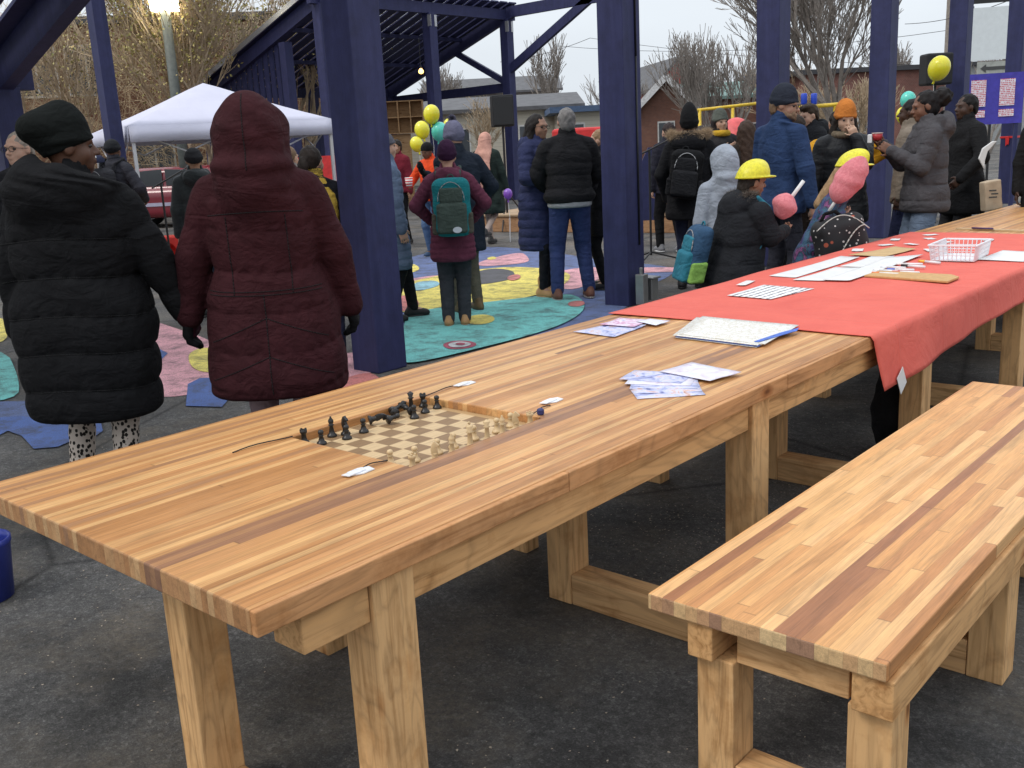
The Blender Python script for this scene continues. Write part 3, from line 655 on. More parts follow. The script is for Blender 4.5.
mural('white', [(447, 347.5), (455, 344.5), (466, 344.5), (473, 347), (465, 350), (452, 350.5)], 5)
mural('dpink', [(454, 347.5), (460, 345.6), (467, 347), (462, 349)], 6)
mural('red', [(568, 304), (582, 302), (586, 306), (578, 309), (568, 308)], 4)
mural('pink', [(95, 285), (125, 300), (150, 320), (180, 330), (210, 340), (240, 360), (340, 355), (370, 350), (372, 386), (330, 396), (260, 400), (215, 392), (150, 400), (110, 385), (60, 340), (70, 300)], 0)
mural('yellow', [(150, 281), (178, 277), (200, 283), (196, 298), (182, 296), (165, 287)], 1)
mural('yellow', [(190, 352), (210, 347), (222, 357), (218, 374), (196, 372), (188, 362)], 1)
mural('royal', [(188, 385), (200, 379), (230, 378), (236, 392), (222, 408), (186, 407)], 1, 0)
mural('royal', [(150, 345), (158, 349), (168, 354), (160, 362), (148, 360)], 1, 0)
mural('red', [(330, 392), (345, 378), (375, 372), (385, 390), (360, 400)], 1)
mural('yellow', [(-40, 318), (8, 318), (10, 330), (4, 345), (-40, 345)], 1)
mural('teal', [(-80, 348), (5, 348), (20, 380), (18, 402), (-60, 404)], 1)
mural('pink', [(-90, 305), (-10, 310), (-40, 345), (-120, 350)], 0)
mural('royal', [(-60, 428), (-5, 419), (22, 417), (60, 424), (90, 424), (86, 436), (58, 448), (34, 450), (22, 437), (8, 432), (-20, 446)], 1, 0)
mural('royal', [(78, 420), (100, 418), (103, 432), (96, 437), (84, 430)], 1, 0)
mural('blue', [(-120, 404), (20, 402), (100, 398), (150, 410), (60, 422), (-100, 430)], 0)
# ---------------------------------------------------------------- pergola posts beside the table
perg = empty('pergola', (-5.24, 4.42, 0), 0, 'row of thick dark blue timber pergola posts standing beyond the long table', 'pergola')
PX = -5.29; PY = [4.54, 7.59, 10.53, 13.68, 16.74, 19.8]
for y in PY:
    mb = MB(); mb.box((PX-.135+5.24, y-.135-4.42, 0), (PX+.135+5.24, y+.135-4.42, 4.8)); mb.build('post', NAVY, perg, bevel=.008)
mb = MB(); mb.box((PX-.1+5.24, PY[0]-.4-4.42, 4.803), (PX+.1+5.24, PY[-1]+.4-4.42, 5.1)); mb.build('top_beam', NAVY, perg, bevel=.008)
y2 = PY[1]-4.42
mb = MB(); mb.path([(PX+5.24+.142, y2+.05, .55), (PX+5.24+.142, y2+.052, 2.2), (PX+5.24+.142, y2+.045, 4.7)], .009, 6); mb.build('cable', plain('cable_black', (.012, .012, .014), .5, 0, bump=0), perg, True)
bx = empty('electric_box', (PX+.24, PY[1]-.02, 0), 0, 'small grey metal outlet boxes at the foot of the second tall blue post', 'electric box')
mb = MB(); mb.box((-.04, -.10, .02), (.05, -.02, .30)); mb.tube((.0, -.06, .3), (.0, -.06, .36), .018); mb.build('housing', plain('box_metal', (.33, .33, .33), .35, .1, Metallic=.8), bx, bevel=.008)
mb = MB(); mb.box((-.05, .02, .05), (.06, .13, .24)); mb.box((-.07, .005, .244), (.08, .145, .262)); mb.build('hinged_lid_box', plain('box_metal', (.33, .33, .33), .35, .1, Metallic=.8), bx, bevel=.006)
# ---------------------------------------------------------------- shade shelters behind
def shelter(name, xl, xh, yn, yf, hl, hh, label, posts_y, pw=.26, slat=.14, gap=.055, pickets=None, tie=True, base=None, hp=True, rafters=None):
    ox, oy = xl, yn; root = empty(name, (ox, oy, 0), 0, label, 'shelter')
    def T(x, y, z): return (x-ox, y-oy, z)
    for y in posts_y:
        for x, h in ((xl, hl), (xh, hh)) if hp else ((xl, hl),):
            mb = MB(); a, b = T(x-pw/2, y-pw/2, 0), T(x+pw/2, y+pw/2, h-.14); mb.box(a, b); mb.build('post', NAVY, root, bevel=.006)
    for y in (rafters or posts_y):
        mb = MB(); mb.beam(T(xl-.25, y, hl-.05-.25*(hh-hl)/(xh-xl)), T(xh+.2, y, hh-.05+.2*(hh-hl)/(xh-xl)), .14, .30); mb.build('rafter', NAVY, root)
        if tie and y == posts_y[-1]:
            mb = MB(); mb.beam(T(xl, y+.12, hl-.25), T(xh, y+.12, hl-.25+.05), .10, .24); mb.build('tie_beam', NAVY, root)
            mb = MB(); mb.beam(T(xh-.05, y, hl-.1), T(xh-(xh-xl)*.42, y, hl+(hh-hl)*.55), .1, .16); mb.build('brace', NAVY, root)
    for x, h in ((xl, hl), (xh, hh)):
        mb = MB(); mb.box(T(x-.07, yn-.3, h-.16), T(x+.07, yf+.3, h+.10)); mb.build('eave_beam', NAVY, root)
    for fr in (.33, .66):
        x = xl+(xh-xl)*fr; z = hl+(hh-hl)*fr; mb = MB(); mb.box(T(x-.05, yn, z+.02), T(x+.05, yf, z+.12)); mb.build('purlin', NAVY, root)
    mb = MB(); y = yn-.2
    while y < yf+.2:
        mb.beam(T(xl-.3, y+slat/2, hl+.17-.3*(hh-hl)/(xh-xl)), T(xh+.25, y+slat/2, hh+.17+.25*(hh-hl)/(xh-xl)), slat, .035); y += slat+gap
    tag(mb.build('roof_slats', NAVY, root))
    mb = MB(); s = (hh-hl)/(xh-xl)
    mb.beam(T(xl-.32, yn-.24, hl+.17-.32*s), T(xh+.27, yn-.24, hh+.17+.27*s), .04, .12); mb.build('roof_flashing', plain('metal_flashing', (.45, .46, .5), .35, .1, Metallic=.7), root)
    return root, T
shA, T = shelter('shade_shelter', -23.4, -18.5, 15.0, 21.3, 3.24, 4.92, 'dark blue timber shelter with sloping slatted roof and picket wall behind the white tent', [15.0, 18.4, 21.3], slat=.28, gap=.075, rafters=[15.0, 21.3])
mb = MB(); x = -23.3
while x < -20.3:
    zt = 3.24+(x+23.4)*1.68/4.9-.14; mb.box(T(x, 15.06, 1.05), T(x+.15, 15.10, zt)); x += .24
mb.box(T(-23.3, 15.11, 1.25), T(-20.1, 15.17, 1.42)); mb.build('picket_wall', NAVY, shA)
mb = MB(); mb.box(T(-20.05, 14.93, 0), T(-19.83, 15.15, 4.1)); mb.build('post', NAVY, shA)
BRK = plain('bracket_steel', (.5, .5, .52), .35, .1, Metallic=.6)
for yy in (18.4, 21.3):
    mb = MB(); mb.box(T(-18.42, yy-.141, 4.45), T(-18.30, yy-.131, 4.72)); mb.build('bracket', BRK, shA); mb = MB(); mb.box(T(-18.368, yy+.04, 4.45), T(-18.355, yy+.12, 4.72)); mb.build('bracket', BRK, shA)
mb = MB(); y = 15.3
while y < 21.2:
    mb.box(T(-23.3, y, .15), T(-23.26, y+.15, 2.7)); y += .26
mb.build('rear_picket_wall', NAVY, shA)
# angle braces that leave the corner post towards the viewer's right
b2 = MB(); b2.beam(T(-18.5, 21.3, 3.45), T(-15.6, 21.3, 5.0), .12, .22); b2.build('brace', NAVY, shA)
b2 = MB(); b2.beam(T(-18.5, 21.3, 4.95), T(-12.5, 21.3, 5.0), .12, .28); b2.build('cross_beam', NAVY, shA)
shB, T2 = shelter('shade_shelter', -10.45, -5.45, -2.2, 4.4, 2.44, 4.16, 'dark blue slatted shelter roof corner close by at the upper left', [-2.2, 4.4], slat=.20, gap=.10, tie=False, hp=False)
pp = at(103, 60, 13.4); mb = MB(); mb.box((-.095, -.095, 0), (.095, .095, 5.0)); po = mb.build('timber_post', NAVY, bevel=.006, loc=(pp[0], pp[1], 0)); tag(po, 'lone slim dark blue post in front of the white tent canopy', 'post')
# wooden cubbies on the far side of the shelter
cp = at(408, 150, 26.0); cb = empty('cubby_shelf', (cp[0], cp[1], 0), R_(41.7), 'raw plywood cubby shelf hung between the blue shelter posts', 'shelf')
PLY = lumber('plywood', (.36, .22, .11), 0)
mb = MB(); wv = .32
for i in range(4): mb.box((-.5+i*wv-.015, -.15, 1.95), (-.5+i*wv+.015, .15, 2.75))
for j in range(3): mb.box((-.515, -.151, 1.94+j*.4-.012), (.475, .151, 1.94+j*.4+.012))
mb.box((-.5, .153, 1.95), (.46, .17, 2.75)); mb.build('cubbies', PLY, cb)
mb = MB(); mb.box((-.52, -.03, .1), (.1, .0, 1.92)); mb.build('back_panel', PLY, cb)
# ---------------------------------------------------------------- the long table
TX0, TX1, TY0, TY1, TZ, TT = -2.663, -1.461, .897, 12.6, .7125, .052
BX0, BX1, BY0, BY1, BD = -2.314, -1.815, 1.63, 2.165, .034
tbl = empty('long_table', (TX0, TY0, 0), 0, 'long outdoor table with striped butcher block wood top and square timber legs', 'table')
def lt(x, y, z): return (x-TX0, y-TY0, z)
mb = MB()
O = [(TX0, TY0), (TX1, TY0), (TX1, TY1), (TX0, TY1)]; I = [(BX0, BY0), (BX1, BY0), (BX1, BY1), (BX0, BY1)]
V = [lt(*p, TZ) for p in O]+[lt(*p, TZ) for p in I]+[lt(*p, TZ-BD) for p in I]+[lt(*p, TZ-TT) for p in O]
F = [(0, 1, 5, 4), (1, 2, 6, 5), (2, 3, 7, 6), (3, 0, 4, 7)]+[(4, 5, 9, 8), (5, 6, 10, 9), (6, 7, 11, 10), (7, 4, 8, 11)]+[(8, 9, 10, 11)]+[(1, 2, 14, 13)[::-1], (3, 0, 12, 15)[::-1], (12, 15, 14, 13)]
mb.add(V, F); mb.cur = 1; mb.add([], [(0, 1, 13, 12)[::-1], (2, 3, 15, 14)[::-1]])
mb.f[-2:] = [(0, 12, 13, 1), (2, 14, 15, 3)]
top = mb.build('tabletop', [W_TOP, W_TEND], tbl); 
bmo = top.modifiers.new('b', 'BEVEL'); bmo.width = .004; bmo.segments = 3; bmo.limit_method = 'ANGLE'; bmo.angle_limit = R_(40)
# edge boards glued along the near side, butted end to end
ys = [TY0+.001, 1.814, 3.003, 4.4, 5.9, 7.5, 9.2, 10.9, TY1]
for a, b in zip(ys[:-1], ys[1:]):
    mb = MB(); mb.box(lt(TX1+.0005, a, TZ-TT), lt(TX1+.018, b-.0015, TZ-.001)); mb.build('edge_board', W_EDGE, tbl, bevel=.003)
# rails under the top
mb = MB(); mb.box(lt(-1.565, 1.01, TZ-TT-.092), lt(-1.468, 1.178, TZ-TT-.003)); mb.build('rail', W_BY, tbl, bevel=.003)
for a, b in ((1.293, 2.785), (2.905, 4.35), (4.47, 5.9), (6.02, 7.5), (7.62, 9.1), (9.22, 10.7)):
    mb = MB(); mb.box(lt(-1.563, a, TZ-TT-.092), lt(-1.472, b, TZ-TT-.003)); mb.build('rail', W_BY, tbl, bevel=.003)
mb = MB(); mb.box(lt(-2.62, 1.05, TZ-TT-.092), lt(-2.52, 12.3, TZ-TT-.003)); mb.build('rail', W_BY, tbl, bevel=.003)
def tleg(x0, x1, y0, y1, h=TZ-TT-.002):
    mb = MB(); mb.box(lt(x0, y0, 0), lt(x1, y1, h)); mb.build('leg', W_LEG, tbl, bevel=.004)
for y in (1.18, 2.787, 4.352, 5.902, 7.502, 9.102, 10.702): tleg(-1.558, -1.458, y, y+.115)
for y in (1.03, 2.375, 3.86, 5.4, 6.95, 8.5, 10.0):
    tleg(-2.035 if y < 1.5 else -1.998, -1.945 if y < 1.5 else -1.902, y, y+.105)
    x0 = -1.945 if y < 1.5 else -1.902
    mb = MB(); mb.box(lt(x0+.001, y+.003, 0), lt(-1.02, y+.100, .108 if y > 1.5 else .07)); mb.build('foot_beam', W_BX, tbl, bevel=.004)
for y in (1.668, 2.614, 3.54, 5.27, 6.8, 8.3):
    tleg(-2.395, -2.30, y, y+.075 if y > 2 else y+.08)
    mb = MB(); mb.box(lt(-2.60, y+.002, 0), lt(-2.397, y+.072, .11)); 
    for zz in (.04, .08): mb.tube(lt(-2.44, y-.003, zz), lt(-2.44, y+.001, zz), .007)
    mb.build('foot_block', W_BX, tbl, bevel=.003)
mb = MB(); mb.tube(lt(-1.33, 2.42, .108), lt(-1.33, 2.42, .125), .012); mb.tube(lt(-1.29, 2.45, .108), lt(-1.29, 2.45, .13), .009); mb.build('bolt', plain('bolt_metal', (.5, .5, .5), .3, .1, Metallic=.9), tbl)
# ---------------------------------------------------------------- bench in the foreground
NX0, NX1, NY0, NY1, NZ, NT_ = -1.209, -.645, 1.797, 4.20, .46, .041
ben = empty('wooden_bench', (NX0, NY0, 0), 0, 'wooden bench in the right foreground with honey coloured butcher block seat', 'bench')
def lb(x, y, z): return (x-NX0, y-NY0, z)
mb = MB(); mb.box(lb(NX0, NY0, NZ-NT_), lb(NX1, NY1, NZ)); st_ = mb.build('seat', [W_BEN, W_BEND], ben, bevel=.004)
for p in st_.data.polygons:
    if abs(p.normal.y) > .9: p.material_index = 1
mb = MB(); mb.box(lb(NX1-.076, NY0+.012, NZ-NT_-.092), lb(NX1+.012, NY1-.02, NZ-NT_-.002)); mb.build('side_rail', W_BY, ben, bevel=.004)
mb = MB(); mb.box(lb(-1.11, NY0+.012, NZ-NT_-.092), lb(-1.045, NY1-.02, NZ-NT_-.002)); mb.build('side_rail', W_BY, ben, bevel=.004)
for y in (1.835, 2.66, 3.4, 4.05):
    for x0, x1 in ((-1.10, -1.005), (-.738, -.642)):
        mb = MB(); mb.box(lb(x0, y, 0), lb(x1, y+.10, NZ-NT_-.094)); mb.build('leg', W_LEG, ben, bevel=.004)
    mb = MB(); mb.box(lb(-1.003, y+.012, NZ-NT_-.095), lb(-.74, y+.055, NZ-NT_-.004)); mb.build('cross_rail', W_BX, ben, bevel=.003)
    mb = MB(); mb.box(lb(-1.003, y+.004, 0), lb(-.74, y+.096, .105 if y > 2 else .06)); mb.build('foot_beam', W_BX, ben, bevel=.003)
# ---------------------------------------------------------------- chess set in the table recess
def checker():
    t = NT('chess_squares'); X, Y, Z = t.sep()
    cx = t.math('FLOOR', t.math('DIVIDE', t.math('ADD', X, .24), .06)); cy = t.math('FLOOR', t.math('DIVIDE', t.math('ADD', Y, .24), .06))
    p = t.math('FLOORED_MODULO', t.math('ADD', cx, cy), 2.0)
    g = t.ramp(t.noise(2, 4, .6, t.mapping((60, 4, 60))), [(.3, .82), (.7, 1.1)])
    c = t.mix(p, (.56, .40, .22), (.24, .145, .07)); c = t.mix(1.0, c, g, 'MULTIPLY')
    inb = t.math('LESS_THAN', t.math('MAXIMUM', t.math('ABSOLUTE', X), t.math('ABSOLUTE', Y)), .24)
    c = t.mix(inb, (.42, .27, .13), c); return t.fin(c, .5, .35)
bxc, byc = (BX0+BX1)/2, (BY0+BY1)/2
cb_ = empty('chess_board', (bxc, byc, TZ-BD+.0015), 0, 'brown and cream chess board sunk into the long table top', 'chess board')
mb = MB(); mb.box((-.2485, -.2655, 0), (.2485, .2655, .008)); mb.build('squares', checker(), cb_)
PZ = TZ-BD+.0098
BLK = plain('ebonised', (.018, .016, .015), .35, .3); WHT = plain('boxwood', (.58, .42, .23), .45, .15)
def prof_piece(kind):
    b = [(.0165, 0), (.0165, .004), (.0145, .008), (.0105, .011), (.0085, .018)]
    if kind == 'pawn': return b+[(.006, .026), (.0098, .029), (.005, .031), (.0085, .035), (.0098, .040), (.0075, .046), (.001, .0485)]
    if kind == 'rook': return b+[(.0078, .032), (.0115, .036), (.012, .046), (.0095, .046), (.0095, .042), (.001, .042)]
    if kind == 'bishop': return b+[(.0062, .036), (.0105, .040), (.006, .042), (.0092, .050), (.0085, .056), (.003, .064), (.0035, .067), (.001, .069)]
    if kind == 'queen': return b+[(.0066, .045), (.0115, .049), (.0065, .052), (.0115, .066), (.008, .068), (.004, .071), (.001, .073)]
    if kind == 'king': return b+[(.007, .048), (.0125, .052), (.007, .055), (.0118, .070), (.006, .074), (.001, .075)]
    return b+[(.009, .024), (.010, .026), (.001, .027)]
def chess(kind, col, x, y, label, lie=None, rz=0):
    mb = MB(); S = .9; M = Matrix.Scale(S, 4)
    mb.lathe(prof_piece(kind), 18, M)
    if kind == 'king': mb.box((-.0018, -.0018, .073), (.0018, .0018, .086), M); mb.box((-.005, -.0018, .078), (.005, .0018, .0815), M)
    if kind == 'rook':
        for i in range(4): a = i*math.pi/2; mb.box((-.003, .0075, .045), (.003, .0118, .0495), M @ Matrix.Rotation(a, 4, 'Z'))
    if kind == 'knight':
        P = [(-.010, .024), (.010, .024), (.009, .036), (.004, .046), (.013, .047), (.014, .052), (.004, .060), (.001, .064), (-.003, .061), (-.009, .052), (-.012, .038)]
        Mk = M @ Matrix.Rotation(R_(90), 4, 'X'); mb.prism(P, -.0055, .0055, Mk)
    o = mb.build('chess_'+kind, col, None, True, bevel=.0008 if kind == 'knight' else 0)
    if lie is None: o.location = (x, y, PZ); o.rotation_euler = (0, 0, R_(rz))
    else: o.location = (x, y, PZ+.0158); o.rotation_euler = (0, R_(90-9), R_(lie))
    tag(o, label, 'chess piece', 'black chess pieces' if col is BLK else 'light wooden chess pieces')
for k, x, y, l, lie in [
    ('rook', -2.297, 1.66, 'black rook standing in the leftmost corner of the board', None), ('pawn', -2.245, 1.682, 'black pawn standing just right of the leftmost black rook', None),
    ('bishop', -2.282, 1.75, 'tall black bishop behind the leftmost pair of black pawns', None), ('knight', -2.262, 1.785, 'black knight half hidden behind a black pawn', None), ('pawn', -2.222, 1.757, 'black pawn standing in front of the black knight', None),
    ('pawn', -2.232, 1.83, 'black pawn standing third along the dark row', None), ('knight', -2.277, 1.89, 'black knight tipped over behind the third black pawn', 60),
    ('pawn', -2.232, 1.925, 'black pawn lying on its side alone mid board', 75), ('pawn', -2.268, 1.99, 'black pawn lying with its round base towards the viewer', 150),
    ('king', -2.293, 2.0, 'tall black king toppled at an angle beside the far rail', 100), ('queen', -2.284, 2.075, 'black queen standing over the toppled pieces', None), ('bishop', -2.238, 2.035, 'black bishop leaning in the jumble of fallen pieces', 170), ('pawn', -2.213, 2.02, 'black pawn standing at the right of the toppled heap', None),
    ('pawn', -2.232, 2.085, 'black pawn standing in front of the crowned piece', None), ('rook', -2.292, 2.135, 'black rook standing in the far corner against the rail', None), ('pawn', -2.236, 2.143, 'last black pawn at the right end of the dark row', None)]:
    chess(k, BLK, x, y, l, lie)
for k, x, y, l in [('pawn', -1.925, 1.66, 'pale pawn nearest the front left corner of the light row'), ('pawn', -1.892, 1.718, 'pale pawn second from the left in the light row'), ('rook', -1.845, 1.665, 'pale rook at the nearest corner of the board'),
    ('knight', -1.842, 1.745, 'stout pale knight third along the near edge'), ('pawn', -1.888, 1.80, 'pale pawn behind the pale knight'), ('bishop', -1.842, 1.81, 'pale bishop fourth along the near edge'), ('pawn', -1.888, 1.862, 'pale pawn beside the tallest light piece'), ('king', -1.845, 1.885, 'tallest light piece, pale king in the middle of the near edge'),
    ('queen', -1.845, 1.955, 'pale queen right of the pale king'), ('pawn', -1.892, 1.95, 'pale pawn in front row right of the king'), ('bishop', -1.845, 2.02, 'pale bishop right of the pale queen'), ('pawn', -1.885, 2.04, 'pale pawn third from the right end'), ('knight', -1.85, 2.085, 'bulky pale knight near the right corner'),
    ('pawn', -1.888, 2.105, 'pale pawn behind the right hand pale knight'), ('rook', -1.842, 2.14, 'pale rook in the right corner by the tied cord')]:
    chess(k, WHT, x, y, l, rz=40)
DK = plain('cord_dark', (.02, .018, .02), .6, 0, bump=0)
CL = plain('clear_tape', (.72, .73, .76), .25, .15, scale=60)
TLs = iter(['crumpled white tag lying beyond the far corner of the chess board', 'crumpled white tag lying right of the chess board corner', 'crumpled white tag at the near left corner of the chess board'])
for (p, q, tg, l) in (((-2.312, 1.632), (-2.33, 1.44), None, 'thin dark cord lying out from the left corner of the chess recess'), ((-2.312, 2.163), (-2.32, 2.34), (-2.31, 2.36), 'thin dark cord from the far corner of the chess recess to a white tag'),
                   ((-1.86, 2.166), (-1.88, 2.28), (-1.905, 2.33), 'thin dark cord tied at the right corner of the chess recess'), ((-1.90, 1.628), (-1.91, 1.55), (-1.89, 1.53), 'short dark cord by the near left corner of the chess recess')):
    mb = MB(); pts = [(p[0]+(q[0]-p[0])*t+.004*math.sin(t*7), p[1]+(q[1]-p[1])*t, TZ+.0022+.004*math.sin(math.pi*t)) for t in np.linspace(0, 1, 8)]
    mb.path(pts, .0018, 5); tag(mb.build('thin_string', DK, None, True), l, 'cord', 'cords round the chess board')
    if tg:
        mb = MB(); x, y = tg; tl = next(TLs)
        mb.prism([(x-.022, y-.03), (x+.004, y-.038), (x+.02, y-.01), (x+.016, y+.03), (x-.012, y+.036), (x-.026, y+.01)], TZ+.0008, TZ+.0035)
        mb.prism([(x-.012, y-.055), (x+.012, y-.05), (x+.006, y+.01), (x-.01, y+.006)], TZ+.004, TZ+.006)
        tag(mb.build('paper_tag', CL), tl, 'tag', 'white tags by the chess board')
mb = MB(); mb.lathe([(.008, 0), (.011, .004), (.011, .016), (.007, .02)], 10); o = mb.build('blue_knot', plain('blue_tape', (.03, .035, .12), .5), loc=(-1.838, 2.185, TZ)); tag(o, 'small dark blue knot of tape at the right corner of the board', 'knot')
# ---------------------------------------------------------------- red table cover
CLOTH = NT('red_cover'); _t = CLOTH
cn = _t.ramp(_t.noise(3, 6, .6, dist=.8), [(.3, (.60, .105, .078)), (.7, (.68, .135, .098))]); _X, _Y, _Z = _t.sep(); _f = _t.math('ABSOLUTE', _t.math('SUBTRACT', _t.math('FRACT', _t.math('MULTIPLY', _Y, 1.9)), .5)); _fc = _t.ramp(_f, [(0, 1.), (.02, 0.)]); _t.bump(_t.math('ADD', _t.math('MULTIPLY', _t.noise(5, 6, .6, dist=2.0), 1.0), _t.math('MULTIPLY', _fc, .35)), .35, .03); CLOTH = _t.fin(cn, .72, .3)
def cloth():
    y0, y1 = 3.70, 7.5; xs = list(np.linspace(TX0-.006, TX1+.022, 46)); n = len(xs)
    dr = [i/12 for i in range(1, 13)]; V = []; ny = 130
    for j in range(ny):
        t = j/(ny-1); yb = y0+(y1-y0)*t
        row = []
        for x in xs:
            y = yb+(.035*(TX1-x) if t > .9 else 0)+.012*math.sin(x*5)*(1-t)
            z = TZ+.0045+.0012*(1+math.sin(9*y+4*x+2*math.sin(3*x)))+.0035*max(0, mnoise.noise(Vector((x*2.4, y*2.4, 3))))+.004*max(0, math.sin(y*2.1+x*1.2))**6
            row.append((x, y, z))
        drop = .205+.02*math.sin(yb*2.1)-(.10*max(0, (yb-5.0)/2.5))
        for d in dr:
            out = .006+.022*d*(1+math.sin(yb*3.3+d)*.6)+.006*math.sin(yb*11)*d
            row.append((TX1+.022+out, yb+.07*d*(1-t)*(.5 if t > .05 else .8), TZ+.003-drop*d))
        V += row
    m = len(row); F = [(j*m+i, j*m+i+1, (j+1)*m+i+1, (j+1)*m+i) for j in range(ny-1) for i in range(m-1)]
    me = D.meshes.new('red_table_cover'); me.from_pydata(V, [], F); o = link('red_table_cover', me, CLOTH, None, True)
    s = o.modifiers.new('s', 'SOLIDIFY'); s.thickness = .0015; s.offset = 1
    return tag(o, 'red paper cover spread over the far half of the long table', 'table cover')
cloth()
for (y, z, r, l) in ((3.93, TZ-.215, 20, 'square of white tape hanging at the corner of the red cover'), (5.74, TZ-.17, 12, 'white tape hanging from the hem of the red cover further right')):
    mb = MB(); mb.box((-.001, -.035, -.045), (.001, .035, .045)); o = mb.build('white_tape', PAPER, loc=(TX1+.062, y, z)); o.rotation_euler = (R_(r+14), 0, 0); tag(o, l, 'tape')
# ---------------------------------------------------------------- papers and things on the table
def art(name, cols, scale=14, seed=0.):
    t = NT(name); v = t.mapping((1, 1, 1), (seed, seed*2, 0)); n = t.noise(scale, 5, .65, v, 1.0); k = len(cols)
    c = t.ramp(n, [(.25+.5*i/(k-1), cc) for i, cc in enumerate(cols)]); return t.fin(c, .45, .4)
ART1 = art('print_sunset', [(.05, .05, .16), (.16, .18, .40), (.42, .45, .66), (.60, .60, .74), (.62, .36, .26), (.14, .10, .24)], 17)
ART2 = art('print_sky', [(.45, .50, .68), (.70, .72, .82), (.62, .55, .62), (.35, .30, .45)], 14, 3)
COLR = art('colouring_sheet', [(.30, .38, .45), (.70, .72, .70), (.80, .80, .78), (.55, .50, .40), (.78, .78, .76), (.35, .40, .42)], 55, 5)
BLUE = plain('print_blue', (.06, .14, .50), .5, .5, scale=60)
def sheet(name, P, z, mat, label, cat, th=.0012, curl=0.0, group=None, nx=8):
    P = [np.array(p) for p in P]; V = []
    for j in range(nx+1):
        for i in range(nx+1):
            u, v = i/nx, j/nx; q = (P[0]*(1-u)+P[1]*u)*(1-v)+(P[3]*(1-u)+P[2]*u)*v
            V.append((q[0], q[1], z+curl*((2*u-1)**2+.5*(2*v-1)**4)+.0006*math.sin(u*9+v*5)))
    F = [(j*(nx+1)+i, j*(nx+1)+i+1, (j+1)*(nx+1)+i+1, (j+1)*(nx+1)+i) for j in range(nx) for i in range(nx)]
    me = D.meshes.new(name); me.from_pydata(V, [], F); o = link(name, me, mat, None, True); s = o.modifiers.new('s', 'SOLIDIFY'); s.thickness = th; s.offset = 0
    return tag(o, label, cat, group)
C0 = TZ+.0125
def rect(cx, cy, w, l, a):
    c, s_ = math.cos(R_(a)), math.sin(R_(a)); return [(cx+x*c-y*s_, cy+x*s_+y*c) for x, y in ((-w/2, -l/2), (w/2, -l/2), (w/2, l/2), (-w/2, l/2))]
PZ0 = TZ+.002
# fan of postcards
for i, (a, dx, dy) in enumerate(((16, 0, 0), (9, -.028, .035), (2, -.058, .066), (-6, -.09, .093), (-15, -.125, .118))):
    sheet('postcard', rect(-1.66+dx*1.0, 2.60+dy*1.15, .215, .14, a+28), PZ0+.0016*i, (ART1, ART2)[i == 3], ('lowest postcard of the fan, nearest the table edge', 'second postcard from the bottom of the fan', 'middle postcard of the fanned pile', 'fourth postcard of the fan with pale sky print', 'topmost darker postcard at the back of the fan')[i], 'postcard', group='fanned postcards')
sheet('postcard', [(-1.81, 2.788), (-1.787, 2.964), (-1.564, 2.909), (-1.595, 2.755)], PZ0+.010, ART2, 'pale single postcard spread to the right of the fan', 'postcard', group='fanned postcards')
sheet('brochure', [(-2.545, 3.265), (-2.512, 3.52), (-2.35, 3.53), (-2.321, 3.25)], PZ0+.001, ART1, 'colourful leaflet at the far left edge before the red cover', 'leaflet', curl=.002)
sheet('brochure', [(-2.53, 3.43), (-2.54, 3.60), (-2.39, 3.62), (-2.36, 3.45)], PZ0+.006, art('print_pink', [(.25, .12, .3), (.6, .3, .45), (.75, .7, .8), (.3, .3, .5)], 20, 8), 'pinkish leaflet overlapping the colourful one', 'leaflet', curl=.002)
sheet('brochure', [(-2.42, 3.55), (-2.40, 3.63), (-2.29, 3.62), (-2.29, 3.51)], PZ0+.010, ART2, 'small pale leaflet corner touching the red cover', 'leaflet')
for i in range(7):
    d = .008*math.sin(i*2.3); e = .011*math.cos(i*3.1)
    sheet('colouring_sheet', [(-2.10+d, 3.36+e), (-2.225+d, 3.74+e+i*.003), (-1.80+d+.006*i, 3.735+e), (-1.735+d+.004*i, 3.335+e)], PZ0+.002*i, COLR if i != 3 else BLUE, ['bottom sheet of the colouring page pile', 'second sheet up in the colouring page pile', 'third sheet up in the colouring page pile', 'blue printed sheet sticking out of the colouring pile', 'fifth sheet up in the colouring page pile', 'second sheet from the top of the colouring pile', 'top outline drawing of the colouring page pile'][i], 'sheet', group='pile of colouring sheets')
mb = MB(); x, y = -1.755, 3.36; mb.prism([(x, y), (x+.02, y+.0), (x+.05, y+.26), (x+.03, y+.32), (x+.01, y+.2)], PZ0+.0145, PZ0+.016); tag(mb.build('blue_leaflet', BLUE), 'bright blue crumpled strip at the right edge of the colouring pile', 'leaflet')
sheet('paper_strip', [(-2.524, 5.002), (-2.517, 5.944), (-2.394, 5.928), (-2.362, 4.992)], C0, PAPER, 'long white paper strip nearest the far table edge', 'paper', curl=.003, nx=10)
sheet('paper_strip', [(-2.335, 4.895), (-2.335, 5.45), (-2.20, 5.47), (-2.174, 4.93)], C0+.001, PAPER, 'short white paper strip in the middle row, left piece', 'paper', curl=.003)
sheet('paper_strip', [(-2.325, 5.47), (-2.335, 5.96), (-2.215, 6.02), (-2.20, 5.49)], C0+.002, PAPER, 'short white paper strip in the middle row, right piece', 'paper', curl=.003)
sheet('paper_strip', [(-2.18, 4.93), (-2.226, 5.944), (-2.08, 6.115), (-2.05, 4.96)], C0+.003, PAPER, 'long white paper strip nearest the markers', 'paper', curl=.004, nx=10)
KR = plain('kraft', (.50, .34, .16), .7, .15)
sheet('kraft_paper', [(-2.50, 6.0), (-2.39, 6.5), (-2.23, 6.42), (-2.26, 5.98)], C0+.002, KR, 'brown kraft paper sheet beyond the white strips', 'paper', curl=.003)
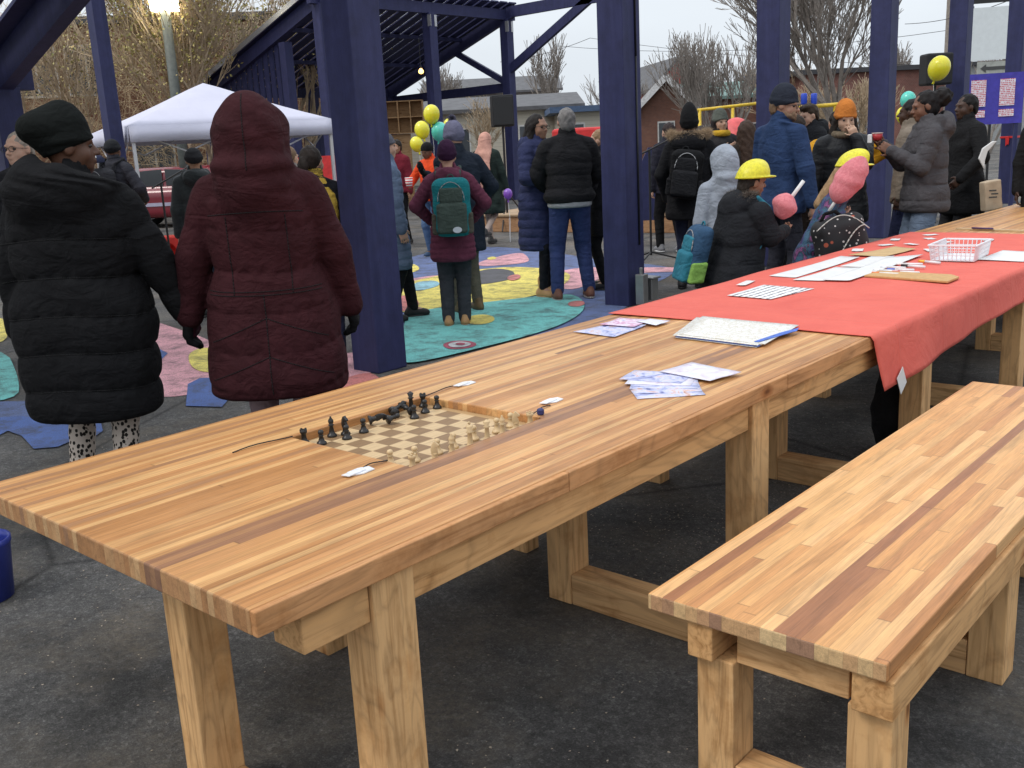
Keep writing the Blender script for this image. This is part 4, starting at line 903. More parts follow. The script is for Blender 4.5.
def textmat():
    t = NT('printed_coupon'); X, Y, Z = t.sep()
    r = t.math('LESS_THAN', t.math('FRACT', t.math('MULTIPLY', X, 26.)), .38); n = t.ramp(t.noise(1, 2, .5, t.mapping((30, 110, 1))), [(.42, 0.), (.46, 1.)]); return t.fin(t.mix(t.math('MULTIPLY', r, n), (.78, .78, .78), (.12, .12, .14)), .6, .3)
sheet('printed_sheet', [(-2.409, 4.331), (-2.407, 4.714), (-2.116, 4.681), (-2.166, 4.311)], C0, textmat(), 'white sheet printed with grey lettering on the red cover', 'paper')
for i, (x, y, a, w, l, lb_) in enumerate([(-2.525, 4.74, 10, .05, .17, 'white paper scrap between the printed sheet and the far edge'), (-2.56, 6.30, 20, .07, .14, 'small white card nearest the patterned bag'), (-2.50, 6.62, -30, .06, .10, 'white card beyond the kraft paper'), (-2.56, 6.95, 15, .06, .11, 'white card close to the far edge of the red cover'), (-2.36, 7.05, 40, .06, .1, 'white card left of the far wood strip'), (-2.2, 6.85, -20, .07, .11, 'white card behind the basket'), (-2.14, 6.4, 30, .05, .14, 'white card left of the plastic basket'), (-2.36, 6.7, 60, .05, .1, 'small white card midway between kraft paper and basket'), (-1.98, 7.05, 10, .06, .1, 'white card just behind the plastic basket'), (-2.44, 7.3, -35, .06, .1, 'white card at the far end of the red cover')]):
    sheet('paper_card', rect(x, y, w, l, a), C0+.001, PAPER, lb_, 'card', group='loose white cards')
sheet('paper_sheet', [(-1.746, 6.02), (-1.739, 6.5), (-1.539, 6.45), (-1.494, 6.0)], C0, PAPER, 'white sheet at the right frame edge beside the basket', 'paper')
# clipboard like brown card
mb = MB(); mb.prism([(-2.05, 5.14), (-2.045, 5.33), (-1.66, 5.31), (-1.60, 5.24), (-1.60, 5.07)], C0, C0+.012); tag(mb.build('cork_board', plain('corkboard', (.50, .30, .12), .65, .2, scale=40), bevel=.003), 'thin tan board lying beside the markers on the red cover', 'board')
mcols = [((.75, .16, .03), 'orange'), ((.78, .78, .78), 'white'), ((.10, .15, .5), 'blue'), ((.75, .75, .78), 'pale'), ((.03, .03, .03), 'black'), ((.6, .08, .08), 'red'), ((.75, .76, .74), 'grey'), ((.85, .45, .05), 'yellow')]
for i, (x, y, a) in enumerate([(-1.98, 5.25, 88), (-2.02, 5.36, 80), (-1.96, 5.42, 95), (-2.03, 5.50, 84), (-1.95, 5.58, 78), (-1.90, 5.33, 92), (-2.00, 5.66, 100), (-1.93, 5.78, 70)]):
    c, nm = mcols[i]; r_ = empty('marker_pen', (x, y, C0+.008), R_(a), '%s marker pen, %s in the heap of markers' % (nm, ['nearest the tan board', 'second from the tan board', 'lying across the middle', 'on the paper side', 'under the others', 'at the near side', 'towards the basket', 'closest to the basket'][i]), 'marker', 'markers heaped by the basket')
    mb = MB(); mb.tube((0, -.07, 0), (0, .03, 0), .0075, n=10); mb.build('barrel', plain('marker_body', (.72, .72, .72), .35, .05), r_, True)
    mb = MB(); mb.tube((0, .031, 0), (0, .072, 0), .0085, .0075, n=10); mb.build('cap', plain('cap%d' % i, c, .35, .05), r_, True)
bk = empty('plastic_basket', (-1.86, 6.08, C0), R_(4), 'white slotted plastic basket standing on the red cover', 'basket')
mb = MB(); W2, L2_, Hb = .115, .17, .085
mb.box((-W2, -L2_, 0), (W2, L2_, .006))
for z in (.03, .055): 
    for s_ in (-1, 1): mb.box((s_*W2*(1+z)-.002, -L2_, z), (s_*W2*(1+z)+.002, L2_, z+.004)); mb.box((-W2, s_*L2_*(1+z)-.002, z), (W2, s_*L2_*(1+z)+.002, z+.004))
n_ = 16
for s_ in (-1, 1):
    for i in range(n_+1):
        y = -L2_+2*L2_*i/n_; mb.beam((s_*W2, y, 0), (s_*W2*1.1, y*1.05, Hb), .007, .003)
    for i in range(11):
        x = -W2+2*W2*i/10; mb.beam((x, s_*L2_, 0), (x*1.08, s_*L2_*1.08, Hb), .003, .007)
mb.build('slotted_body', plain('white_plastic', (.74, .74, .76), .35, .03, bump=0), bk)
mb = MB(); a_, b_ = W2*1.12, L2_*1.1
for s_ in (-1, 1): mb.box((s_*a_-.006, -b_, Hb), (s_*a_+.006, b_, Hb+.009)); mb.box((-a_+.007, s_*b_-.006, Hb), (a_-.007, s_*b_+.006, Hb+.009))
mb.build('rim', plain('white_plastic', (.74, .74, .76), .35, .03, bump=0), bk, bevel=.002)
mb = MB(); mb.box((-.45, -.02, 0), (.45, .02, .012)); o = mb.build('wood_strip', plain('pale_strip', (.5, .36, .2), .6, .2), loc=(-1.98, 7.72, TZ+.001)); o.rotation_euler = (0, 0, R_(-12)); tag(o, 'thin pale wood strip lying beyond the red cover', 'strip')
mb = MB(); mb.tube((-.08, 0, .0), (.08, 0, .0), .006, n=8); o = mb.build('pen', plain('pen_purple', (.06, .03, .12), .4), None, True, loc=(-2.22, 7.74, TZ+.02)); o.rotation_euler = (0, 0, R_(-12)); tag(o, 'dark purple pen resting on the pale wood strip', 'pen')
sheet('paper_scrap', [(-2.0, 4.05), (-1.985, 4.18), (-1.94, 4.17), (-1.955, 4.04)], .004, PAPER, 'white paper scrap on the asphalt under the long table', 'paper')
# blue bucket at the left edge and dark bag under the cover
BK = empty('blue_bucket', tuple(gz(-13, 598)), 0, 'round blue bucket on the asphalt at the left frame edge', 'bucket')
mb = MB(); mb.lathe([(.085, 0), (.092, .004), (.108, .20), (.112, .205), (.112, .225), (.104, .225), (.10, .20), (.085, .012), (.001, .01)], 28); mb.build('tub', plain('bucket_blue', (.022, .035, .22), .35, .4, scale=5), BK, True)
mb = MB(); mb.path([(.112*math.cos(a), .112*math.sin(a)*.5-.04, .19-.08*math.sin(a)) for a in np.linspace(0, math.pi, 12)], .003, 5); mb.build('handle', plain('bolt_metal', (.5, .5, .5), .3, .1), BK)
g = G((-.18, -.18, -.02), (.18, .18, .52), .009); g.ell((0, 0, .18), (.10, .12, .21), wob=.01, wf=30); g.ell((.02, .03, .38), (.07, .10, .12), .05, wob=.01, wf=26); g.all(lambda X, Y, Z: -Z+0*X+0*Y)
V, F = g.mesh(); bp = gz(893, 452); bag = link('dark_bag', npmesh('dark_bag', V, F), fabric((.012, .012, .013)), None, True, loc=(bp[0], bp[1], 0)); bag.rotation_euler = (0, 0, R_(40)); tag(bag, 'black cloth bag standing on the ground below the corner of the red cover', 'bag')
# ---------------------------------------------------------------- the crowd
BLACK = (.009, .009, .010)
def leopard():
    t = NT('leopard_print'); v = t.voro(62, t.mapping((1, 1, .8))); n = t.noise(90, 3); d = t.math('MULTIPLY_ADD', n, .35, v); c = t.ramp(d, [(.50, (.018, .015, .013)), (.56, (.018, .015, .013)), (.64, (.50, .43, .37))]); return t.fin(c, .85, .2)
B = Person(66, 111, 3.85, -2, 'person in a long black quilted coat and slouchy black beanie, seen from behind, patterned leggings', sk=(.10, .045, .026), lean=(.035, .0), yaw=-62, armR=(.46, .10, .80), armL=(-.32, .04, .80), hR=(.7, -.6, -.3), feet=((-.14, .04, 0), (.10, -.04, 0)), bulk=1.12, base=(-4.01, 1.87, 1.70), curl=.6, hat=.03)
B.legs(BLACK, .92, 'leggings', leopard(), .14); B.shoes((.015, .015, .015), (.03, .03, .03))
Bc = B.coat((.0075, .0075, .0085), .50, 1.26, 1.17, .018, .155, hood='down', hoodbig=1.6, folds=.003, arm=1.15, thick=1.12, ph=.03, bow=.25); B.beanie((.006, .0075, .007), tall=.035, slouch=.07); B.gloves((.05, .010, .02))
E_ = Person(250, 97, 3.95, 4, 'person in a dark burgundy quilted coat with the hood pulled up, seen from behind', sk=DARK, armR=(.34, .10, .83), armL=(-.42, .03, .72), hR=(.8, -.5, 0), hL=(-.8, -.6, 0), bulk=1.14, hat=.04, lean=(-.015, .0))
E_.legs((.24, .17, .18), .95); E_.shoes()
Ec = E_.coat((.036, .009, .0115), .55, 1.10, 1.24, .010, .170, hood='up', hq=1.38, collar=False, folds=.003, arm=1.12, thick=1.12, ph=.06, bow=-.55); E_.gloves(BLACK)
xs_ = np.linspace(-.30, .30, 61)
B.seam(Bc, [[(x, .03+n_*.155-.25*x*x) for x in xs_] for n_ in range(4, 9)])
E_.seam(Ec, [[(x, 1.335-.25*x*x) for x in xs_ if abs(x) < .2], [(x, 1.01+.15*x*x) for x in xs_ if abs(x) < .24], [(x, .995+.15*x*x) for x in xs_ if abs(x) < .24], [(x, .80+.10*(1-abs(x)/.25)) for x in xs_ if abs(x) < .25], [(x, .64+.10*(1-abs(x)/.26)) for x in xs_ if abs(x) < .26], [(.0, z) for z in np.linspace(.58, 1.0, 30)], [(-.12, z) for z in np.linspace(1.0, 1.32, 24)], [(.12, z) for z in np.linspace(1.0, 1.32, 24)], [(.0, z) for z in np.linspace(1.50, 1.80, 30)]], r=.0019)
A_ = Person(17, 131, 7.0, 172, 'grey haired person with dark framed glasses at the far left edge, facing the camera', hat=0, yaw=-8); A_.legs((.02, .02, .03)); A_.shoes(); A_.coat((.015, .015, .018), .8, collar=True); A_.hair((.28, .24, .20), 'short'); A_.glasses()
C_ = Person(111, 137, 12.0, -25, 'person with a dark grey backpack under the tent edge, black beanie, seen from behind', yaw=20, sk=BROWN, armR=(.2, .2, 1.05), armL=(-.2, .2, 1.05)); C_.legs((.04, .045, .07)); C_.shoes(); C_.coat((.03, .03, .038), .82); C_.beanie((.015, .016, .018), cuff=True)
bp_ = C_.backpack([(.03, .03, .035), (.022, .022, .026), (.02, .02, .022)], 'dark grey backpack with a white and navy cap strapped on top', size=(.165, .10, .25), c=(.03, -.26, 1.18))
w = C_.world((.02, -.30, 1.50)); cap = empty('cap', tuple(w), C_.rz, 'navy cap with white front panel hanging on the grey backpack', 'cap')
g = G((-.12, -.2, -.05), (.12, .15, .14), .007); g.ell((0, 0, .01), (.085, .10, .085)); g.all(lambda X, Y, Z: -Z-.01+0*X+0*Y); V, F = g.mesh(); link('crown', npmesh('crown', V, F), fabric((.025, .03, .06)), cap, True)
g = G((-.12, -.24, -.05), (.12, .15, .14), .006); g.ell((0, -.10, -.004), (.075, .085, .010)); g.ell((0, -.055, .045), (.06, .05, .045)); V, F = g.mesh(); link('white_panel', npmesh('white_panel', V, F), fabric((.62, .62, .62)), cap, True)
D_ = Person(192, 145, 9.5, 18, 'person in a dark olive hooded jacket and black beanie between the two big coats', sk=TAN, armR=(.26, .05, .8)); D_.legs((.03, .035, .05)); D_.shoes(); D_.coat((.022, .024, .024), .62, hood='down', puff=.004, sp=.2, m=fabric((.022, .026, .027), rough=.5)); D_.beanie((.02, .02, .022))
F_ = Person(307, 144, 6.75, 4, 'person in a mustard yellow vest with dark tied hair beside the thick blue post', hat=.01, sk=LIGHT, armR=(.26, .12, .85), yaw=-25, lean=(.02, 0)); F_.legs((.02, .022, .045)); F_.shoes((.02, .02, .03)); F_.coat((.012, .012, .016), .80, puff=.003, sp=.2, name='jacket', arm=.9, w=.93); F_.coat((.50, .33, .055), .72, w=1.03, puff=.008, vest=True, name='vest'); F_.hair((.03, .022, .018), 'pony')
g = G((-.3, -.3, .8), (.3, .3, 1.6), .009); g.rc((-.16, -.165, 1.43), (.17, -.19, .98), .020, .020); F_.emit(g, 'strap', fabric(BLACK))
F2 = Person(289, 156, 9.5, -30, 'person mostly hidden behind the burgundy hood, light brown hair', hat=0, h=1.6); F2.legs((.1, .1, .12)); F2.shoes(); F2.coat((.25, .22, .2), .8); F2.hair((.16, .10, .06), 'short')
G_ = Person(383, 136, 8.6, -70, 'person in a long pale blue puffer coat almost hidden behind the thick blue post', hat=.02, armR=(.25, .05, .8), feet=((-.1, .22, 0), (.1, -.05, 0)), h=1.66); G_.legs(BLACK); G_.shoes(BLACK); G_.coat((.115, .155, .23), .50, puff=.012, sp=.075, flare=1.1); G_.beanie((.1, .1, .12))
H_ = Person(428, 138, 13.8, 140, 'person in an orange jacket and blue jeans near the balloons, black beanie', sk=BROWN, armR=(.20, .26, 1.12), armL=(-.2, .2, 1.0), pitch=-18, h=1.6); H_.legs((.07, .12, .22)); H_.shoes((.03, .06, .12), (.5, .5, .5)); H_.coat((.62, .065, .018), .86, puff=.003, sp=.2); H_.beanie(BLACK, cuff=False)
H2 = Person(396, 142, 16, 150, 'distant person in a maroon top beside the orange jacket', sk=TAN, h=1.68); H2.legs(BLACK); H2.shoes(); H2.coat((.14, .014, .025), .86, puff=.002); H2.hair((.02, .015, .012), 'short')
J_ = Person(457, 121, 8.9, 22, 'person in a dark navy jacket and grey knitted pom hat standing behind the teal backpack', hat=.03, lean=(-.03, 0), yaw=25, pitch=-8, armL=(-.30, .02, 1.30), hL=(-.2, .3, -1), armR=(.24, .14, .98)); J_.legs((.11, .10, .075)); J_.shoes((.14, .09, .04)); J_.coat((.016, .022, .034), .58, puff=.004, sp=.25, folds=.008, w=1.05); J_.beanie((.135, .135, .20), tall=.02, pom=(.16, .16, .22)); J_.gloves(BLACK)
I_ = Person(446, 140, 8.25, 0, 'person in a plum quilted coat and dark purple beanie, seen from behind with teal backpack', hat=.03, armR=(.20, .16, 1.02), armL=(-.20, .16, 1.02), hR=(1, -.4, -.3), hL=(-1, -.4, -.3), feet=((-.085, 0, 0), (.075, .02, 0)), sk=LIGHT); I_.legs((.035, .038, .045), 1.18, ankle=.08); I_.shoes((.36, .20, .085), (.25, .15, .08), boot=.0, name='boot'); I_.coat((.105, .028, .050), .64, puff=.011, sp=.055, flare=1.08, hood='down', hoodbig=.9); I_.beanie((.035, .012, .035), tall=.015)
I_.backpack([(.012, .15, .17), (.05, .07, .06), (.075, .07, .055)], 'teal and olive backpack worn over the plum quilted coat', size=(.175, .11, .27), c=(.03, -.28, 1.17), patch=((.045, -.155, -.20), (.5, .55, .6)))
K_ = Person(484, 131, 15.0, -28, 'person in a peach headscarf and long dark coat walking away', hat=.02, feet=((-.08, .22, 0), (.10, -.28, .16)), armR=(.28, .1, .9), lean=(0, .03)); K_.legs((.35, .28, .24), .8); K_.shoes((.03, .03, .03), (.06, .05, .05)); K_.coat((.018, .028, .024), .50, flare=1.35, puff=.002, sp=.3, folds=.012, w=1.05); K_.hijab((.52, .28, .22), .90)
L_ = Person(536, 113, 9.6, -135, 'smiling person with glasses in a long navy quilted coat and tan boots', hat=.005, sk=(.30, .165, .11), armR=(.05, .22, 1.12), armL=(-.10, .24, 1.08), hR=(1, -.2, -.6), hL=(-1, -.2, -.6), pitch=-4, palm=[(0, -.3, -1), (0, -.3, -1)], feet=((-.09, .02, 0), (.10, .12, 0))); L_.legs((.012, .012, .016), .85); L_.shoes((.38, .22, .09), (.28, .17, .09), boot=.08, name='boot'); L_.coat((.028, .034, .085), .46, puff=.012, sp=.085, flare=1.15, hood='down', w=1.12, arm=1.1); L_.hair((.012, .009, .008), 'long', 1.40); L_.glasses()
M_ = Person(566, 107, 9.3, 6, 'grey haired man in a black quilted jacket and blue jeans, seen from behind', hat=.005, armR=(.17, .22, 1.0), armL=(-.17, .22, 1.0), hR=(1, -.6, -.1), hL=(-1, -.6, -.1), feet=((-.15, .0, 0), (.16, .03, 0)), bulk=1.13); M_.legs((.030, .045, .125), 1.16, 'jeans'); M_.shoes((.14, .055, .035), (.30, .28, .26)); M_.coat((.014, .014, .016), .90, 1.03, 1.0, .013, .115, folds=.003, arm=1.1, thick=1.1); M_.hair((.18, .17, .165), 'short')
g = G((-.3, -.3, .8), (.3, .3, .96), .009); g.prof([.86, .93], [.205, .205], [.16, .16]); M_.emit(g, 'shirt_hem', fabric((.32, .33, .35)))
N_ = Person(599, 129, 9.9, 80, 'person in a black coat half hidden behind the second blue post', hat=.0, armR=(.2, .26, 1.0), armL=(-.2, .26, 1.0)); N_.legs(BLACK); N_.shoes(BLACK); N_.coat((.014, .014, .016), .60, puff=.003, sp=.3); N_.hair((.25, .16, .09), 'short')
O_ = Person(689, 92, 9.6, -14, 'person in a black fur hooded parka, black beanie and red socks, back turned', hat=.09, sk=BROWN, armR=(.22, .18, .95), armL=(-.24, .1, .92), feet=((-.085, .0, 0), (.085, .05, 0)), bulk=1.08, h=1.72); O_.legs((.022, .026, .05), .86, 'leggings', ankle=.20)
for an, kn in zip(O_.ank, O_.knee):
    g = G(an-.12, an+.2, .008); u = (kn-an)/np.linalg.norm(kn-an); g.rc(an+u*.0, an+u*.105, .044, .046); O_.emit(g, 'sock', fabric((.42, .02, .02)))
O_.shoes(BLACK, (.02, .02, .02)); O_.coat((.011, .011, .013), .70, puff=.005, sp=.2, folds=.008, hood='down', hoodbig=1.25, flare=1.1, thick=1.12); O_.beanie(BLACK, tall=.07, cuff=True); O_.fur((.42, .31, .20), 1.2)
O_.backpack([BLACK, (.02, .02, .022), (.016, .016, .018)], 'black backpack with thin white piping worn over the fur trimmed parka', size=(.155, .11, .235), c=(-.02, -.29, 1.16), tilt=8, extra=plain('piping_white', (.5, .5, .5), .4, 0, bump=0))
O2 = Person(668, 104, 12.8, 20, 'person hidden behind the fur trimmed parka, grey sneakers and black trousers showing', hat=0, h=1.68, feet=((-.1, .12, 0), (.1, -.12, 0))); O2.legs(BLACK, 1.1); O2.shoes((.16, .16, .17), (.6, .6, .6)); O2.coat((.02, .02, .03), .8); O2.hair((.03, .02, .02), 'short')
P_ = Person(724, 144, 6.95, 12, 'child in a pale grey hooded top standing behind the near yellow hard hat', hat=.03, hs=1.08, armR=(.2, .15, 1.0)); P_.legs(BLACK); P_.shoes(); P_.coat((.30, .33, .38), .80, puff=.004, sp=.3, hood='up', collar=False, folds=.006)
YEL = plain('hat_yellow', (.66, .60, .025), .38, .25, scale=60, bump=.35, bs=160)
Q_ = Person(731, 160, 6.2, -78, 'child in yellow hard hat and black parka eating pink cotton candy', hat=.05, hs=1.14, sk=(.27, .125, .07), armR=(.10, .36, 1.21), armL=(-.08, .34, 1.15), hR=(.8, -.2, -1), hL=(-.8, -.2, -1), palm=[(-.6, .2, .6), (.6, .2, .5)], curl=1.0, bulk=1.6, lean=(0, .24)); Q_.legs(BLACK); Q_.shoes(); Q_.coat((.014, .015, .018), .72, puff=.010, sp=.16, hood='down', hoodbig=1.5, thick=1.62, arm=1.25); Q_.fur((.13, .105, .085), 1.05, 4200, .05); Q_.hardhat(YEL); Q_.hair((.02, .014, .01), 'short')
Q_.backpack([(.03, .07, .13), (.03, .16, .22), (.20, .36, .08)], 'blue and lime green backpack hanging on the black parka child', size=(.16, .09, .25), c=(.0, -.39, 1.06), tilt=4)
X_ = Person(812, 157, 7.15, -112, 'child in yellow hard hat and purple galaxy print coat holding tall cotton candy', hat=.05, hs=1.14, armR=(.12, .12, 1.22), armL=(-.06, .16, 1.18), hR=(.9, -.2, -.8), palm=[(-.7, .2, .5), None], curl=1.0, bulk=1.2, yaw=-10, lean=(0, .44), h=1.30)
def galaxy():
    t = NT('galaxy_print'); n = t.noise(9, 5, .65, dist=1.0); c = t.ramp(n, [(.30, (.015, .013, .03)), (.42, (.05, .03, .13)), (.5, (.03, .10, .16)), (.56, (.02, .015, .035)), (.63, (.22, .06, .18)), (.72, (.03, .02, .05))]); t.bump(t.noise(25, 4), .4, .02); return t.fin(c, .6, .3)
X_.legs(BLACK); X_.shoes(); X_.coat(BLACK, .66, puff=.008, sp=.12, m=galaxy(), flare=1.1); X_.hardhat(YEL); X_.hair((.30, .19, .10), 'under', 1.36)
def floral():
    t = NT('flower_print'); v = t.voro(24); n = t.noise(50, 3); c = t.ramp(t.math('MULTIPLY_ADD', n, .25, v), [(.27, (.55, .52, .5)), (.31, (.02, .02, .022))]); r = t.voro(9); c = t.mix(t.ramp(r, [(.12, 1.), (.16, 0.)]), c, (.40, .09, .05)); return t.fin(c, .7, .3)
fb = at(840, 236, 6.85); fbg = empty('flowered_bag', (fb[0], fb[1], 0), R_(41.7), 'black flower print school bag held at the table by the galaxy coat child', 'bag')
g = G((-.30, -.2, .50), (.30, .2, 1.05), .008); g.box((0, 0, .75), (.185, .085, .165), .085, np.array([[.97, 0, -.24], [0, 1, 0], [.24, 0, .97]])); g.all(lambda X, Y, Z: .004*np.sin(30*X)*np.sin(28*Z)+0*Y, '+'); V, F = g.mesh(); link('bag_body', npmesh('bag_body', V, F), floral(), fbg, True)
mb = MB(); mb.path([(-.19+.36*t, -.088+.02*math.sin(t*3), .82+.10*math.sin(t*3.1)) for t in np.linspace(0, 1, 14)], .004, 6); mb.path([(-.02+.16*t, -.09, .66+.19*math.sin(t*1.6)) for t in np.linspace(0, 1, 10)], .004, 6); mb.build('zip', plain('zip_pale', (.5, .48, .44), .5, 0, bump=0), fbg, True)
mb = MB(); mb.path([(-.15, -.02, .86), (-.12, -.03, .93), (-.05, -.03, .945), (.0, -.01, .91)], .012, 6); mb.build('strap', fabric(BLACK), fbg, True)
def candy(c, r, R, label, stick, tip):
    o_ = empty('cotton_candy', tuple(c), 0, label, 'cotton candy')
    g = G(-np.array([.2]*3), np.array([.2]*3), .006)
    g.ell((0, 0, 0), r, R=R, wob=.008, wf=22); 
    g.all(lambda X, Y, Z: .007*np.sin(24*X+2*np.sin(19*Z))*np.sin(27*Z+9*Y)+.0012*np.sin(70*X+3*np.sin(50*Y))*np.sin(64*Z+40*Y), '+')
    V, F = g.mesh(); t = NT('spun_sugar'); n = t.noise(30, 6, .7, dist=1.5); t.bump(t.noise(130, 5, .75), .8, .012); m = t.fin(t.ramp(n, [(.3, (.60, .16, .19)), (.7, (.78, .30, .32))]), .9, .2, Subsurface_Weight=.25, Subsurface_Radius=(.03, .012, .012), Subsurface_Scale=1.0)
    link('floss', npmesh('floss', V, F), m, o_, True)
    mb = MB(); s0 = np.array(stick); e0 = np.array(tip); mb.tube(tuple(s0), tuple(e0), .012, .012, 10); mb.build('paper_stick', PAPER, o_, True); return o_
qh = at(784.6, 205.5, 6.12); vr = np.array(CR); vu = np.array((0, 0, 1.))
candy(qh, (.078, .075, .085), None, 'small pink cotton candy at the mouth of the child in the near hard hat', .02*vr+.02*vu, .115*vr+.20*vu*.75)
xh = at(849, 180, 6.82); ang = 32; a3 = vr*math.cos(R_(ang))-vu*math.sin(R_(ang)); c3 = vr*math.sin(R_(ang))+vu*math.cos(R_(ang)); b3 = np.cross(c3, a3)
candy(xh, (.098, .09, .168), np.stack([a3, b3, c3], 1), 'tall pink cotton candy hiding the face of the galaxy coat child', -.13*c3, -.25*c3)
T_ = Person(781, 84, 7.9, -62, 'bearded man with glasses in a blue jacket and navy beanie looking right', hat=.03, sk=(.40, .22, .15), pitch=-10, yaw=-58, armR=(.31, .06, .82), bulk=1.08); T_.legs((.03, .03, .04)); T_.shoes(); T_.coat((.024, .046, .110), .80, puff=.002, sp=.5, folds=.004, thick=1.0, w=.93); T_.beanie((.022, .026, .038), tall=.01); T_.beard((.22, .14, .085)); T_.glasses((.25, .2, .15)); T_.hair((.16, .10, .06), 'short', name='hair')
U_ = Person(812, 103, 11.3, 108, 'young person with short dark hair in a black jacket, in profile behind the orange beanie', hat=0, pitch=-14, sk=LIGHT); U_.legs(BLACK); U_.shoes(); U_.coat((.016, .017, .02), .8, puff=.004, sp=.2, hood='down'); U_.hair((.035, .022, .014), 'quiff')
U2 = Person(796, 108, 9.4, 20, 'person in a long dark brown coat behind the bearded man', hat=0, h=1.64); U2.legs(BLACK); U2.shoes(); U2.coat((.045, .032, .026), .5, puff=.002, sp=.4); U2.hair((.03, .02, .015), 'short')
V_ = Person(838, 108, 9.1, 0, 'person in a mustard yellow jacket behind the orange beanie, back turned', hat=0, bulk=1.2, h=1.66, armR=(.26, .02, 1.2), hR=(1.2, 0, -.5), armL=(-.26, .05, 1.0), hL=(-1, 0, 0)); V_.legs(BLACK); V_.shoes(); V_.coat((.62, .30, .022), .85, puff=.006, sp=.2); V_.hair((.02, .015, .012), 'short'); V_.gloves(BLACK)
W_ = Person(845, 100, 8.3, 176, 'person in an orange beanie and black jacket holding a hand to the mouth', hat=.03, armL=(-.05, .17, 1.48), hL=(-.25, .35, -1), armR=(.30, .06, .82), palm=[None, (.3, -1, 0)], curl=.9, pitch=-10, bulk=1.08, sk=(.46, .29, .2)); W_.legs(BLACK); W_.shoes(); W_.coat((.014, .015, .017), .72, puff=.006, sp=.1, m=fabric((.014, .015, .017), rough=.45)); W_.beanie((.50, .17, .035), tall=.02); W_.scarf((.14, .11, .075)); W_.hair((.02, .015, .012), 'long', 1.46)
R1 = Person(720, 109, 12, -165, 'smiling person in an olive knitted hat holding a striped cup, in the far crowd', hat=.03, sk=(.42, .25, .17), armR=(.05, .24, 1.30), armL=(-.2, .2, 1.2), palm=[(0, -1, 0), None]); R1.legs(BLACK); R1.shoes(); R1.coat((.03, .028, .03), .8); R1.beanie((.09, .10, .085), tall=.015); R1.hair((.015, .01, .01), 'long', 1.35); R1.scarf((.5, .3, .03))
S_ = Person(746, 119, 9.6, 5, 'person with long straight brown hair seen from behind beside the blue jacket', hat=.0, h=1.62); S_.legs(BLACK); S_.shoes(); S_.coat((.035, .026, .022), .7, puff=.002); S_.hair((.055, .032, .022), 'long', 1.2)
S2 = Person(700, 118, 11, 10, 'person in a dark coat seen from behind left of the olive hat', hat=.0, h=1.6); S2.legs(BLACK); S2.shoes(); S2.coat((.022, .022, .024), .7, puff=.002); S2.hair((.04, .03, .025), 'long', 1.25)
Y_ = Person(930, 76, 8.0, 84, 'person with a dark hair puff in a grey quilted jacket and blue jeans facing left', hat=.01, sk=(.17, .08, .048), armR=(.05, .33, 1.33), armL=(-.12, .30, 1.28), hR=(.3, -.3, -1), hL=(-.3, -.3, -1), pitch=-10, palm=[(-1, .2, .2), (1, .2, .2)], curl=1.0, bulk=1.03, h=1.76); Y_.legs((.13, .17, .235), 1.35, 'jeans'); Y_.shoes(); Y_.coat((.066, .063, .068), .78, 1.02, 1.02, .013, .125, hood='down', hoodbig=1.15, thick=1.15); Y_.hair((.010, .008, .008), 'bun')
cw = Y_.world((-.02, .40, 1.405)); cup = empty('snack_cup', tuple(cw), R_(20), 'red and white snack cup held by the person in the grey quilted jacket', 'cup')
mb = MB(); mb.lathe([(.034, -.03), (.043, .022), (.040, .022), (.001, .018)], 20); mb.build('cup_body', plain('cup_red', (.38, .03, .035), .4, .15), cup, True)
mb = MB(); mb.lathe([(.0445, .0225), (.0455, .030), (.001, .031)], 20); mb.build('lid', plain('cup_lid', (.55, .42, .38), .4, .4, scale=60), cup, True)
mb = MB(); mb.prism([(-.075, -.045), (-.04, -.05), (-.035, .02), (-.07, .03)], -.05, .02); mb.build('napkin', PAPER, cup, bevel=.006)
Z_ = Person(913, 82, 8.9, 60, 'person in a beige jacket and navy trousers behind the grey quilted jacket', hat=.0, sk=DARK, h=1.72); Z_.legs((.018, .022, .055), 1.1); Z_.shoes(); Z_.coat((.20, .165, .13), .80, puff=.003, sp=.3); Z_.hair((.012, .01, .01), 'short')
AA = Person(968, 91, 9.4, 100, 'person in a long black coat with short black hair carrying a paper bag, facing left', hat=.0, sk=DARK, armR=(.22, .10, .95), armL=(-.25, .20, .98), hL=(-.8, -.8, 0), bulk=1.1, h=1.75); AA.legs((.02, .02, .022), 1.1); AA.shoes(); AA.coat((.012, .012, .013), .62, puff=.002, sp=.3, folds=.007, flare=1.1); AA.hair((.008, .007, .007), 'short')
pb = at(991, 192, 9.1); PB = empty('paper_bag', (pb[0], pb[1], pb[2]-.17), R_(50), 'brown paper bag with faint print held by the long black coat', 'bag')
g = G((-.2, -.12, -.02), (.2, .12, .36), .007); g.box((0, 0, .14), (.085, .045, .135), .012, np.array([[.99, 0, -.12], [0, 1, 0], [.12, 0, .99]])); g.all(lambda X, Y, Z: .002*np.sin(50*X+10*Z)*np.sin(40*Z)+0*Y, '+'); V, F = g.mesh(); link('bag_body', npmesh('bag_body', V, F), KR2 if 'KR2' in globals() else plain('kraft_pale', (.42, .33, .23), .75, .12), PB, True)
mb = MB()
for i, (a, b) in enumerate(((-.05, .02), (-.03, .04), (-.05, .03))): mb.box((a, -.0495, .18-.03*i), (b, -.0485, .192-.03*i))
mb.build('print', plain('ink', (.06, .06, .06), .6, 0, bump=0), PB)
tp = at(985, 155, 9.1); mb = MB(); pts = [(0, 0, -.13), (-.06, 0, -.03), (-.03, 0, .06), (.06, 0, .12), (.10, 0, .12), (.02, 0, .03), (.0, 0, -.05)]
